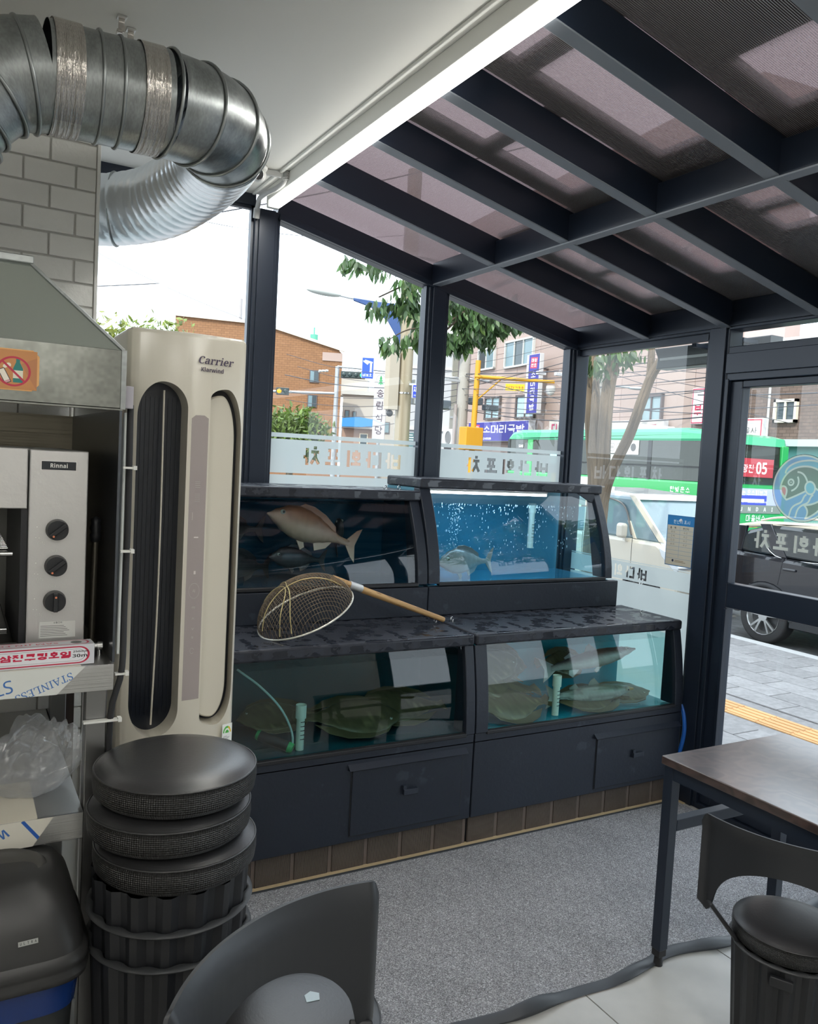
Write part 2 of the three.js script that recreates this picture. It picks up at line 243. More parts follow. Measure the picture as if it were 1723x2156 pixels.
  part('stile', bx(X0 + 0.02, X1 - 0.02, 0.03, 2.2, dz0, dz0 + 0.085, 0.006), M.frame, d); part('stile', bx(X0 + 0.02, X1 - 0.02, 0.03, 2.2, dz1 - 0.085, dz1, 0.006), M.frame, d);
  part('rail', bx(X0 + 0.02, X1 - 0.02, 2.165, 2.2, dz0 + 0.085, dz1 - 0.085, 0.004), M.frame, d); part('rail', bx(X0 + 0.02, X1 - 0.02, 1.065, 1.188, dz0 + 0.085, dz1 - 0.085, 0.004), M.frame, d); part('rail', bx(X0 + 0.02, X1 - 0.02, 0.03, 0.14, dz0 + 0.085, dz1 - 0.085, 0.004), M.frame, d);
  part('frame_strip', [bx(X0 - 0.004, X0 + 0.02, 0.03, 2.21, dz0 - 0.006, dz0 + 0.016, 0.003), bx(X0 + 0.004, X0 + 0.02, 1.19, 2.16, dz0 + 0.085, dz0 + 0.1, 0.002), bx(X0 + 0.004, X0 + 0.02, 0.14, 1.06, dz0 + 0.085, dz0 + 0.1, 0.002)], M.frame, d);
  yz(dz0 + 0.08, dz1 - 0.08, 1.18, 2.17, M.glass, d, 'pane'); yz(dz0 + 0.08, dz1 - 0.08, 0.13, 1.07, M.glass, d, 'pane');
  // round fish emblem and the shop name, printed on the door glass, seen from the back
  const emblem = ctex(1024, 1024, (g) => {
    const P = (...q) => { g.beginPath(); g.moveTo(q[0], q[1]); for (let i = 2; i < q.length; i += 6) g.bezierCurveTo(...q.slice(i, i + 6)); }; const C = '#dadfd6', B = '#8fb6d6', G = '#8a9a90', S = '#93c6d6';
    g.fillStyle = C; g.beginPath(); g.arc(512, 512, 505, 0, 7); g.fill(); g.fillStyle = B; g.beginPath(); g.arc(512, 512, 478, 0, 7); g.fill(); g.strokeStyle = C; g.lineWidth = 27; g.lineJoin = 'round';
    g.fillStyle = S; P(210, 300, 200, 190, 380, 90, 620, 90, 800, 95, 900, 170, 960, 300, 800, 200, 420, 140, 230, 350); g.fill(); g.stroke();
    g.fillStyle = G; P(150, 470, 200, 250, 420, 150, 640, 190, 820, 230, 900, 330, 960, 460, 900, 560, 800, 560, 700, 480, 560, 560, 400, 640, 260, 700, 180, 640, 120, 560, 150, 470); g.fill(); g.stroke();
    g.fillStyle = '#e29aa2'; P(160, 500, 240, 480, 280, 540, 235, 660, 170, 620, 140, 560, 160, 500); g.fill(); g.stroke();
    g.beginPath(); g.arc(315, 430, 44, 0, 7); g.stroke(); g.fillStyle = C; g.beginPath(); g.arc(315, 430, 12, 0, 7); g.fill();
    P(420, 340, 470, 420, 440, 520, 330, 560); g.stroke(); P(410, 270, 520, 270, 560, 340, 600, 440); g.stroke();
    g.fillStyle = S; g.beginPath(); g.ellipse(640, 500, 80, 95, -0.3, 0, 7); g.fill(); g.stroke();
    for (const k of [0, 110]) { P(590 + k, 600, 520 + k, 640, 560 + k, 700, 480 + k, 740, 330 + k, 800, 350 + k, 860, 320 + k, 960); g.stroke(); }
    g.fillStyle = G; P(560, 760, 680, 760, 820, 700, 960, 560, 900, 760, 760, 900, 600, 960, 640, 880, 640, 820, 560, 760); g.fill(); g.stroke();
  });
  const disc = new THREE.CircleGeometry(0.158, 48), dm = part('emblem', disc, mt(0xffffff, 0.6, 0, { map: emblem, transmission: 0.55, thickness: 0 }), d); dm.rotation.y = -PI / 2; dm.position.set(XG - 0.006, 1.685, -2.415);
  const nm = ctex(1024, 228, (g) => { g.save(); g.translate(1012, 26); g.scale(-1, 1); write(g, '바다회포차', 0, 0, 165, { w: 0.17, adv: 1.2, color: '#cfd6cf' }); g.restore(); });
  yz(-2.68, -2.14, 1.36, 1.48, mt(0xffffff, 0.7, 0, { map: nm, transparent: true }), d, 'lettering', XG - 0.006);
  struct('wall_street', bx(X0, X1, 0, 2.2, 0.58, 2.6), M.white);
  // further glazing along the pavement behind the camera
  for (const z of [-1.9, -0.7, 0.5]) struct('trim_1', bx(X0, X1, 0, 2.2, z, z + 0.08, 0.004), M.frame);
  for (const [a, b] of [[-1.82, -0.7], [-0.62, 0.5]]) { const w4 = structGroup('window_4'); yz(a, b, 0.03, 2.2, M.glass, w4, 'pane'); }
}
// ---------- lamps of the room ----------
{
  const glow = mt(0xffffff, 0.5, 0, { emissive: lin(1, 0.99, 0.93), emissiveIntensity: 7 });
  const lamp = thing('ceiling_light', 'long white LED batten light along the edge of the white ceiling', 'light', [1.34, 2.9, -1.3]);
  part('housing', bx(-0.03, 0.028, 0.022, 0.085, -2.56, 2.4, 0.004), M.plasticW, lamp);
  part('light_tube', bx(-0.029, 0.029, -0.008, 0.024, -2.55, 2.38, 0.01), glow, lamp);
  part('end_cap', bx(-0.03, 0.028, -0.008, 0.085, -2.58, -2.55, 0.004), M.plasticW, lamp);
  const a = new THREE.RectAreaLight(lin(1, 0.99, 0.93), 34, 0.056, 4.9); a.position.set(0, -0.012, -0.08); a.rotation.x = -PI / 2; a.name = 'ceiling_light_area'; lamp.add(a);
  const lp = (x, z, l) => { const g = thing('ceiling_panel_light', l, 'light', [x, 2.985, z]); part('frame', [bx(-0.32, 0.32, -0.02, 0, -0.62, -0.6), bx(-0.32, 0.32, -0.02, 0, 0.6, 0.62), bx(-0.32, -0.3, -0.02, 0, -0.6, 0.6), bx(0.3, 0.32, -0.02, 0, -0.6, 0.6)], M.white, g); part('diffuser', bx(-0.3, 0.3, -0.012, -0.004, -0.6, 0.6), mt(0xffffff, 0.6, 0, { emissive: lin(1, 0.98, 0.92), emissiveIntensity: 3 }), g); const r = new THREE.RectAreaLight(lin(1, 0.98, 0.92), 8, 0.58, 1.18); r.position.set(0, -0.025, 0); r.rotation.x = -PI / 2; r.name = 'panel_area'; g.add(r); };
  lp(-0.7, 0.2, 'flat white LED ceiling panel over the kitchen side of the room'); lp(0.5, 1.9, 'flat white LED ceiling panel at the back of the room');
}
// ---------- fish tanks: four units in two tiers ----------
const scuff = dtex(512, 512, (u, v) => { const n = fbm(u, v, 0, 5), s = step(0.64, 0.8, fbm(u * 1 + 0.2, v, 2, 5)) * step(0.5, 0.7, nz[1](u, v)); return mixc([0.085 + 0.03 * n, 0.115 + 0.03 * n, 0.165 + 0.03 * n], [0.4, 0.42, 0.44], s * 0.25); });
const scuffM = mt(0xffffff, 0.5, 0, { map: scuff, bumpMap: bumpFine, bumpScale: 0.0006 });
const wetRough = dtex(512, 512, (u, v) => { const p = step(0.52, 0.56, fbm(u, v, 1, 4)); return 0.55 - 0.4 * p * step(0.35, 0.6, nz[1](u * 1, v * 1)); }, false, 3);
const wetMap = dtex(512, 512, (u, v) => { const p = step(0.52, 0.56, fbm(u, v, 1, 4)), n = fbm(u + 0.5, v, 2, 5); const k = 0.12 + 0.07 * n; return mixc([k, k * 1.1, k * 1.35], [0.115, 0.13, 0.16], p * 0.6); }, true, 3);
const lidM = mt(0xffffff, 1, 0, { map: wetMap, roughnessMap: wetRough });
const poolBlue = mt([0.03, 0.36, 0.5], 0.4), poolMid = mt([0.07, 0.24, 0.33], 0.45), poolUnlit = mt([0.012, 0.12, 0.19], 0.45), poolTeal = mt([0.012, 0.13, 0.17], 0.45);  // navy of the upper left lining paints in its lack of LED light
const boardRib = dtex(256, 4, (u) => 0.5 + 0.5 * Math.cos(u * 2 * PI * 16), false, 12, 1), boardMap = dtex(256, 256, (u, v) => { const n = fbm(u, v, 0, 5), k = 0.3 + 0.1 * n; return [k * 1.02, k * 0.9, k * 0.82]; }, true, 3);
const boardM = mt(0xffffff, 0.8, 0, { map: boardMap, bumpMap: boardRib, bumpScale: 0.003 }), boardJ = mt([0.13, 0.1, 0.085], 0.7);
const eye = (parent, x, y, z, r = 0.012) => { const t = part('hook_eye', new THREE.TorusGeometry(r, 0.0022, 8, 20), M.chrome, parent); t.position.set(x, y + r * 0.7, z); t.rotation.y = 0.5; return t; };
const waterM = (c) => mt(c, 0.0, 0, { transmission: 1, thickness: 0, ior: 1.2 });
// q: x0,x1 outer; pl,pr pillar widths; y0 glass foot, y1 lid underside, y2 lid top; zf foot, zt top of glass; zb back; wl water level
function tank(t, q) {
  const { x0, x1, pl, pr, y0, y1, y2, zf, zt, zb, wl, pool, tint, endGlass } = q;
  const zy = (y) => { const k = Math.max(0, (y - y0) / (y1 - y0)); return zf + (zt - zf) * Math.pow(k, 1.7); };
  const ys = Array.from({ length: 9 }, (_, i) => y0 + (y1 - y0) * i / 8);
  const strip = (xa, xb, off, m, n, ya = y0, yb = y1) => { const yy = Array.from({ length: 9 }, (_, i) => ya + (yb - ya) * i / 8); const g = new THREE.PlaneGeometry(xb - xa, 1, 1, 8), p = g.attributes.position; for (let i = 0; i < p.count; i++) { const r = Math.round((0.5 - p.getY(i)) * 8), y = yy[8 - r]; p.setXYZ(i, p.getX(i) + (xa + xb) / 2, y, zy(y) + off); } g.computeVertexNormals(); return part(n, g, m, t); };
  const pillar = (a, b, n = 'pillar') => part(n, side([...ys.map((y) => [zy(y) + 0.004, y]), [zy(y1) - 0.05, y1], [zf - 0.1, y0]], a, b, 0.004), scuffM, t);
  pillar(x0, x0 + pl); pillar(x1 - pr, x1);
  strip(x0 + pl - 0.004, x1 - pr + 0.004, -0.012, M.glass, 'glass_front');
  part('seal', [bx(x0 + pl - 0.006, x1 - pr + 0.006, y0 - 0.012, y0 + 0.006, zf - 0.02, zf + 0.006, 0.004)], M.black, t);
  part('inner_back', bx(x0 + 0.01, x1 - 0.01, y0 - 0.02, y1, zb, zb + 0.012), pool, t);
  part('inner_floor', bx(x0 + 0.01, x1 - 0.01, y0 - 0.03, y0 - 0.012, zb, zf - 0.02), pool, t);
  part('inner_side', bx(x0 + 0.004, x0 + 0.014, y0 - 0.02, y1, zb, zt), pool, t);
  if (endGlass) { const g = part('glass_end', new THREE.PlaneGeometry(zt - zb, y1 - y0), M.glass, t); g.rotation.y = -PI / 2; g.position.set(x1 - 0.008, (y0 + y1) / 2, (zb + zt) / 2); } else part('inner_side', bx(x1 - 0.014, x1 - 0.004, y0 - 0.02, y1, zb, zt), pool, t);
  const wy = Array.from({ length: 9 }, (_, i) => y0 - 0.008 + (wl - y0) * i / 8);
  const w = part('water', side([...wy.map((y) => [zy(y) - 0.02, y]), [zb + 0.016, wl], [zb + 0.016, y0 - 0.008]], x0 + 0.018, x1 - 0.018), waterM(tint), t); w.userData.kind = 'stuff';
  return zy;
}
const tubeM = mt([0.75, 0.76, 0.68], 0.45);
function standpipe(label, x, z, y0, y1) { const t = thing('overflow_pipe', label, 'pipe', [x, y0, z]); const h = y1 - y0; part('pipe', new THREE.CylinderGeometry(0.017, 0.017, h, 20).translate(0, h / 2, 0), tubeM, t); part('coupling', new THREE.CylinderGeometry(0.022, 0.022, 0.055, 20, 1, true).translate(0, h - 0.02, 0), tubeM, t); part('slot', Array.from({ length: 5 }, (_, i) => bx(-0.006, 0.013, h * 0.25 + i * 0.018, h * 0.25 + i * 0.018 + 0.003, 0.011, 0.0172)), M.black, t); }
{
  // lower left
  const hatch = (t, x0, x1, y0, y1, hx) => { const d = part('hatch_door', bx(x0, x1, y0, y1, -2.955, -2.943, 0.003), scuffM, t); part('handle', [bx(hx - 0.035, hx + 0.035, (y0 + y1) / 2 + 0.005, (y0 + y1) / 2 + 0.03, -2.943, -2.925, 0.003), bx(hx - 0.035, hx - 0.02, (y0 + y1) / 2 + 0.03, (y0 + y1) / 2 + 0.045, -2.943, -2.93)], M.navy, d); part('drip_lip', side([[-2.95, y1 + 0.028], [-2.925, y1 + 0.008], [-2.95, y1 + 0.004]], x0 - 0.02, x1 + 0.02), scuffM, t); part('gap', [bx(x0 - 0.004, x0, y0, y1, -2.953, -2.9475), bx(x1, x1 + 0.004, y0, y1, -2.953, -2.9475), bx(x0 - 0.004, x1 + 0.004, y0 - 0.004, y0, -2.953, -2.9475)], M.black, t); };
  const lower = (name, label, x0, x1, o) => {
    const t = thing('fish_tank', label, 'fish tank', [0, 0, 0]);
    part('cabinet', [bx(x0, x1, 0.128, 0.484, -3.45, -2.95, 0.005), bx(x0, x1, 0.47, 0.516, -2.968, -2.95, 0.005)], scuffM, t);
    tank(t, { x0, x1, y0: 0.518, y1: 0.905, y2: 0.957, zf: -2.95, zt: -3.0, zb: -3.44, wl: 0.875, ...o });
    part('lid', [bx(x0 - (o.pl > 0.055 ? -0.002 : 0.02), x1, 0.905, 0.957, -3.44, -2.985, 0.012)], lidM, t);
    part('plinth', bx(x0, x1, 0, 0.128, -3.4, -2.985), M.black, t);
    for (let x = x0 + 0.005; x < x1 - 0.02; x += 0.165) { part('board', bx(x, Math.min(x + 0.148, x1), 0.0, 0.128, -2.985, -2.975, 0.003), boardM, t); part('joint', bx(x + 0.149, Math.min(x + 0.164, x1 + 0.01), 0.0, 0.128, -2.985, -2.978), boardJ, t); }
    return t;
  };
  const tl = lower('', 'lower fish tank with dim teal water and a landing net on its lid', 0.9, 2.06, { pl: 0.05, pr: 0.048, pool: poolTeal, tint: [0.54, 0.76, 0.78] });
  hatch(tl, 1.462, 2.0, 0.155, 0.432, 1.735); eye(tl, 2.02, 0.957, -3.27);
  const tr = lower('', 'lower fish tank with bright turquoise water beside the door wall', 2.066, 3.372, { pl: 0.066, pr: 0.056, pool: poolBlue, tint: [0.72, 0.93, 0.93], endGlass: true });
  hatch(tr, 2.792, 3.335, 0.152, 0.402, 3.06); eye(tr, 2.12, 0.957, -3.28); eye(tr, 3.27, 0.957, -3.185);
  // upper tier
  const upper = (label, x0, x1, px1, o) => {
    const t = thing('fish_tank', label, 'fish tank', [0, 0, 0]);
    part('skirt_panel', bx(x0, px1, 0.957, 1.1, -3.46, -3.42, 0.004), scuffM, t); part('base', bx(x0, x1, 0.957, 1.09, -3.92, -3.46), M.navy, t);
    tank(t, { x0, x1, y0: 1.115, zf: -3.43, zb: -3.92, ...o });
    const yl = o.y1; part('lid', bx(x0 + 0.002, x1 + 0.006, yl, o.y2, -3.93, o.zt + 0.018, 0.01), lidM, t);
    return t;
  };
  const ul = upper('upper fish tank with dark blue water beside the cream air conditioner', 0.9, 2.06, 2.062, { pl: 0.05, pr: 0.055, y1: 1.515, y2: 1.566, zt: -3.56, wl: 1.5, pool: poolUnlit, tint: [0.62, 0.74, 0.8] });
  eye(ul, 1.9, 1.566, -3.62); eye(ul, 2.0, 1.566, -3.66);
  const ur = upper('upper fish tank lit blue by an LED strip under its lid', 2.066, 3.272, 3.315, { pl: 0.066, pr: 0.052, y1: 1.58, y2: 1.632, zt: -3.575, wl: 1.515, pool: poolMid, tint: [0.66, 0.86, 0.93], endGlass: true });
  part('gusset', [push([[3.1, 1.58], [3.22, 1.58], [3.22, 1.53], [3.19, 1.535]], 0.01).translate(0, 0, -3.57)], scuffM, ur);
  const led = thing('led_strip_light', 'bright white LED strip under the lid of the upper right tank', 'light', [2.52, 1.566, -3.6]);
  part('housing', bx(-0.385, 0.385, 0.002, 0.012, -0.012, 0.012, 0.002), M.plasticW, led);
  part('led_diode_row', bx(-0.38, 0.38, -0.01, 0.003, -0.009, 0.012, 0.003), mt(0xffffff, 0.5, 0, { emissive: lin(0.86, 0.9, 1), emissiveIntensity: 9 }), led);
  const la = new THREE.RectAreaLight(lin(0.78, 0.86, 1), 46, 0.76, 0.02); la.position.set(0, -0.012, 0); la.rotation.x = -PI / 2; la.name = 'led_strip_area'; led.add(la);
  standpipe('white slotted overflow pipe standing in the bright turquoise tank', 2.61, -3.06, 0.51, 0.7);
  standpipe('white slotted overflow pipe standing in the dim teal tank', 1.27, -3.06, 0.51, 0.69);
  standpipe('grey slotted pipe hanging under the LED strip in the upper tank', 2.93, -3.75, 1.25, 1.5);
  const pm = thing('aquarium_pump', 'black submersible pump with green end caps lying on the dim tank floor', 'pump', [1.17, 0.54, -3.09]);
  part('body', rod([-0.045, 0.02, -0.05], [0.05, -0.012, 0.03], 0.021, 0.021, 18), M.black, pm);
  const gm = mt([0.03, 0.4, 0.12], 0.4); part('end_cap', rod([0.05, -0.012, 0.03], [0.066, -0.018, 0.042], 0.023, 0.02, 14), gm, pm); part('end_cap', rod([-0.045, 0.02, -0.05], [-0.055, 0.024, -0.058], 0.022, 0.018, 14), gm, pm);
  one('air_hose', 'thin pale air hose curving down through the dim tank to its pump', 'hose', tube([[1.0, 0.86, -3.08], [1.1, 0.78, -3.08], [1.19, 0.68, -3.07], [1.235, 0.58, -3.06], [1.235, 0.53, -3.05]], 0.005, 24, 6), mt([0.5, 0.62, 0.6], 0.4));
  one('water_hose', 'blue corrugated hose looping behind the tank by the door', 'hose', tube([[3.385, 0.56, -3.03], [3.39, 0.5, -2.965], [3.387, 0.4, -2.935], [3.387, 0.28, -2.95], [3.386, 0.16, -3.0], [3.386, 0.02, -3.05]], 0.012, 48, 10), mt([0.01, 0.12, 0.5], 0.35));
  // bubbles rising under the LED strip
  const bm = new THREE.InstancedMesh(sph(1, 6, 4), mt([0.85, 0.92, 0.95], 0.2), 420), mm = new THREE.Matrix4();
  for (let i = 0; i < 420; i++) { const c = i % 3; const x = c ? rnd(2.2, 3.15) : 2.34 + rnd(-0.03, 0.03), y = c ? 1.5 - Math.pow(rnd(), 2.2) * 0.28 : rnd(1.2, 1.5), r = rnd(0.0008, 0.0026); mm.makeScale(r, r * rnd(1, c ? 4 : 1.3), r).setPosition(x, y, rnd(-3.7, -3.6)); bm.setMatrixAt(i, mm); }
  bm.name = 'air_bubbles'; bm.userData = { kind: 'stuff', label: 'fine air bubbles in the blue lit upper tank', category: 'bubbles' }; lit(bm); scene.add(bm);
}
// ---------- fish ----------
function fishGeo(top, bot, wid, fins, L, col, n = 26, m = 16) {
  const pos = [], idx = [], at = (a, t) => { const k = t * (a.length - 1), i = Math.min(a.length - 2, Math.floor(k)), f = k - i, s = f * f * (3 - 2 * f); return a[i] + (a[i + 1] - a[i]) * s; };
  for (let i = 0; i <= n; i++) { const t = i / n, T1 = at(top, t), B1 = at(bot, t), W = at(wid, t); for (let j = 0; j < m; j++) { const a = j / m * 2 * PI, c = Math.cos(a), s = Math.sin(a); pos.push((0.5 - t) * L, (c > 0 ? T1 : -B1) * Math.abs(c) ** 0.9 * (c > 0 ? 1 : 1) * (c > 0 ? 1 : 1) * L, Math.sign(s) * Math.abs(s) ** 0.9 * W * L); } }
  for (let i = 0; i < n; i++) for (let j = 0; j < m; j++) { const a = i * m + j, b = i * m + (j + 1) % m; idx.push(a, b, a + m, b, b + m, a + m); }
  const g = new THREE.BufferGeometry(); g.setAttribute('position', new THREE.Float32BufferAttribute(pos, 3)); g.setIndex(idx); g.computeVertexNormals();
  const all = join([g, ...fins.map((f) => push(f.map(([x, y]) => [x * L, y * L]), 0.004 * 1, 0.0012).translate(0, 0, -0.002))]);
  const p = all.attributes.position, c = new Float32Array(p.count * 3); for (let i = 0; i < p.count; i++) { const q = col(p.getX(i) / L, p.getY(i) / L, p.getZ(i) / L); c.set(q, i * 3); }
  all.setAttribute('color', new THREE.BufferAttribute(c, 3)); return all;
}
const fishM = mt(0xffffff, 0.3, 0.15, { vertexColors: true }), eyeM = mt([0.02, 0.02, 0.02], 0.1), irisM = mt([0.5, 0.48, 0.4], 0.3);
function place(o, head, tail, roll = 0) { const h = V(...head), t = V(...tail), d = h.clone().sub(t).normalize(), up = V(0, 1, 0), z = V().crossVectors(d, up).normalize(), y = V().crossVectors(z, d); o.quaternion.setFromRotationMatrix(new THREE.Matrix4().makeBasis(d, y, z)); o.rotateX(roll); o.position.copy(h.add(t).multiplyScalar(0.5)); }
function fish(name, label, geo, L, eyeAt, head, tail, roll, group) { const f = thing(name, label, 'fish', [0, 0, 0], 0, group); part('body', geo, fishM, f); for (const s of eyeAt[3] ? [0.6, -0.6] : [1, -1]) { const e = part('eye', sph(eyeAt[2] * L, 12, 8), irisM, f); e.position.set(eyeAt[0] * L, eyeAt[1] * L, eyeAt[4] * L * s); const p = part('pupil', sph(eyeAt[2] * 0.55 * L, 10, 8), eyeM, e); p.position.set(0, 0, Math.sign(s) * eyeAt[2] * 0.62 * L); } place(f, head, tail, roll); return f; }
{
  const breamTop = [0.01, 0.1, 0.17, 0.195, 0.19, 0.165, 0.125, 0.075, 0.04, 0.035], breamBot = [0.01, 0.07, 0.125, 0.155, 0.16, 0.14, 0.1, 0.06, 0.038, 0.033], breamW = [0.008, 0.055, 0.078, 0.085, 0.082, 0.07, 0.05, 0.03, 0.016, 0.008];
  const breamF = [[[-0.46, 0.03], [-0.56, 0.16], [-0.62, 0.2], [-0.575, 0], [-0.62, -0.18], [-0.56, -0.14], [-0.46, -0.03]], [[0.2, 0.17], [0.12, 0.235], [0, 0.24], [-0.15, 0.2], [-0.3, 0.12], [-0.32, 0.05], [0, 0.15]], [[-0.08, -0.12], [-0.12, -0.2], [-0.24, -0.14], [-0.3, -0.05]], [[0.14, -0.12], [0.04, -0.24], [0, -0.2], [0.04, -0.12]]];
  const bream = (r, L) => fishGeo(breamTop, breamBot, breamW, breamF, L, (x, y, z) => { const k = step(-0.14, 0.16, y), n = 0.85 + 0.3 * nz[3](x * 1.7 + 0.3, y * 3 + z); return r === 2 ? mixc([0.62 * n, 0.4 * n, 0.27 * n], [0.42 * n, 0.15 * n, 0.08 * n], k) : r ? mixc([0.42 * n, 0.42 * n, 0.4 * n], [0.14 * n, 0.13 * n, 0.125 * n], k) : mixc([0.1 * n, 0.09 * n, 0.085 * n], [0.035 * n, 0.034 * n, 0.036 * n], k); });
  const E = [0.36, 0.06, 0.026, 0, 0.052], grp = 'sea bream in the upper tanks';
  fish('sea_bream', 'large reddish sea bream swimming nose up in the dark upper tank', bream(2, 0.46), 0.46, E, [1.31, 1.43, -3.62], [1.7, 1.3, -3.64], 0.15, grp);
  fish('sea_bream', 'grey sea bream at the bottom left of the LED lit upper tank', bream(1, 0.38), 0.38, E, [2.22, 1.195, -3.58], [2.56, 1.19, -3.66], 0, grp);
  fish('sea_bream', 'dark bream below the large reddish one in the dark upper tank', bream(0, 0.3), 0.3, E, [1.33, 1.225, -3.66], [1.6, 1.2, -3.72], 0, grp);
  fish('sea_bream', 'dark bream with a rusty head beside the air conditioner in the upper tank', bream(0, 0.36), 0.36, E, [1.03, 1.2, -3.6], [1.36, 1.16, -3.8], 0, grp);
  fish('sea_bream', 'dark bream high in the shade at the left of the upper tank', bream(0, 0.36), 0.36, E, [1.0, 1.36, -3.75], [1.3, 1.34, -3.84], 0, grp);
  fish('sea_bream', 'thin dark fish seen head on near the right of the dark upper tank', bream(0, 0.26), 0.26, E, [1.72, 1.37, -3.75], [1.76, 1.28, -3.86], 0.2, grp);
  const mulTop = [0.012, 0.045, 0.065, 0.08, 0.088, 0.088, 0.08, 0.066, 0.046, 0.03], mulBot = [0.012, 0.045, 0.075, 0.09, 0.095, 0.09, 0.078, 0.06, 0.04, 0.028], mulW = [0.02, 0.05, 0.064, 0.07, 0.072, 0.068, 0.058, 0.04, 0.022, 0.01];
  const mulF = [[[-0.46, 0.03], [-0.56, 0.1], [-0.63, 0.14], [-0.58, 0], [-0.62, -0.12], [-0.55, -0.09], [-0.46, -0.03]], [[0.06, 0.08], [-0.02, 0.16], [-0.06, 0.14], [-0.1, 0.08]], [[-0.2, 0.06], [-0.26, 0.12], [-0.34, 0.08], [-0.32, 0.04]], [[-0.18, -0.07], [-0.28, -0.14], [-0.32, -0.1], [-0.3, -0.04]], [[0.1, -0.08], [0.0, -0.15], [-0.02, -0.12], [0.02, -0.08]]];
  const mullet = (dark, L) => fishGeo(mulTop, mulBot, mulW, mulF, L, (x, y, z) => { const k = step(-0.04, 0.05, y), n = 0.85 + 0.3 * nz[4](x * 2, y * 4), st = Math.abs(y) < 0.06 && Math.sin(y * 340) > 0.2 && x < 0.25 ? 0.62 : 1; if (!dark && x > 0.43 && y > -0.01) return [0.5, 0.3, 0.12]; return dark ? mixc([0.4 * n, 0.38 * n, 0.36 * n], [0.07 * n, 0.05 * n, 0.05 * n], k) : mixc([0.42, 0.43, 0.4].map((q) => q * n * st), [0.17, 0.18, 0.15].map((q) => q * n * st), k); }, 44, 20);
  fish('grey_mullet', 'dark backed grey mullet swimming near the surface of the turquoise tank', mullet(1, 0.5), 0.5, [0.38, 0.03, 0.02, 0, 0.052], [3.16, 0.785, -3.12], [2.7, 0.7, -3.2], -0.2, 'grey mullet in the turquoise tank');
  fish('grey_mullet', 'silvery striped grey mullet with an ochre snout above the turquoise tank floor', mullet(0, 0.48), 0.48, [0.39, 0.015, 0.022, 0, 0.05], [3.11, 0.595, -3.06], [2.65, 0.585, -3.1], 0, 'grey mullet in the turquoise tank');
  // flatfish: flat oval bodies with a fringe
  const flat = (L, d) => { const g = fishGeo([0.012, 0.12, 0.2, 0.235, 0.24, 0.225, 0.18, 0.12, 0.06, 0.045], [0.012, 0.12, 0.2, 0.235, 0.24, 0.225, 0.18, 0.12, 0.06, 0.045], [0.008, 0.022, 0.03, 0.033, 0.033, 0.03, 0.024, 0.016, 0.01, 0.006], [[[-0.47, 0.04], [-0.6, 0.1], [-0.64, 0], [-0.6, -0.1], [-0.47, -0.04]], [[0.4, 0.08], [0.3, 0.22], [0.1, 0.29], [-0.12, 0.29], [-0.3, 0.22], [-0.42, 0.1], [-0.2, 0.15], [0.2, 0.15]], [[0.4, -0.08], [0.3, -0.22], [0.1, -0.29], [-0.12, -0.29], [-0.3, -0.22], [-0.42, -0.1], [-0.2, -0.15], [0.2, -0.15]]], L, (x, y, z) => { const n = nz[3](x * 1.3 + d, y * 2.1), s = nz[4](x * 2 + 0.3, y * 2 + d) > 0.83 ? 1.7 : 1, k = (0.7 + 0.6 * n) * s; return [0.13 * k, 0.1 * k, 0.05 * k].map((q) => q * (0.8 + 0.5 * (d % 1))); }, 26, 18); return g; };
  const F = (label, L, d, h, t, roll) => fish('flatfish', label, flat(L, d), L, [0.36, 0.07, 0.014, 1, 0.045], h, t, roll, 'flatfish on the tank floors');
  const up = PI / 2;
  F('brown flatfish resting on the dim tank floor next to the overflow pipe', 0.44, 0.2, [1.74, 0.585, -3.12], [1.38, 0.595, -3.18], 2.05); F('brown flatfish on the floor at the right end of the dim tank', 0.42, 0.6, [1.66, 0.59, -3.26], [1.98, 0.585, -3.2], 1.05);
  F('brown flatfish lying behind the pump in the dim tank', 0.36, 0.9, [1.1, 0.585, -3.28], [1.4, 0.585, -3.3], 1.1);
  F('olive flatfish leaning high on the left wall of the turquoise tank', 0.4, 0.3, [2.5, 0.74, -3.3], [2.2, 0.7, -3.24], 2.2); F('olive flatfish in the middle of the left pile in the turquoise tank', 0.42, 0.75, [2.2, 0.68, -3.16], [2.54, 0.61, -3.2], 1.0); F('olive flatfish at the front of the left pile in the turquoise tank', 0.42, 0.5, [2.2, 0.6, -3.07], [2.52, 0.575, -3.1], 0.95);
  F('pale olive flatfish upright behind the two mullet', 0.3, 0.95, [3.0, 0.68, -3.32], [2.76, 0.69, -3.34], 2.6); F('olive flatfish lying on the floor under the striped mullet', 0.42, 0.4, [2.7, 0.555, -3.1], [3.05, 0.555, -3.12], 1.25); F('olive flatfish on the floor at the right front corner of the turquoise tank', 0.36, 0.8, [3.27, 0.55, -3.12], [2.98, 0.55, -3.18], 1.85);
  F('darker flatfish behind the pile at the left of the turquoise tank', 0.34, 0.15, [2.62, 0.68, -3.36], [2.36, 0.76, -3.37], 2.6);
}
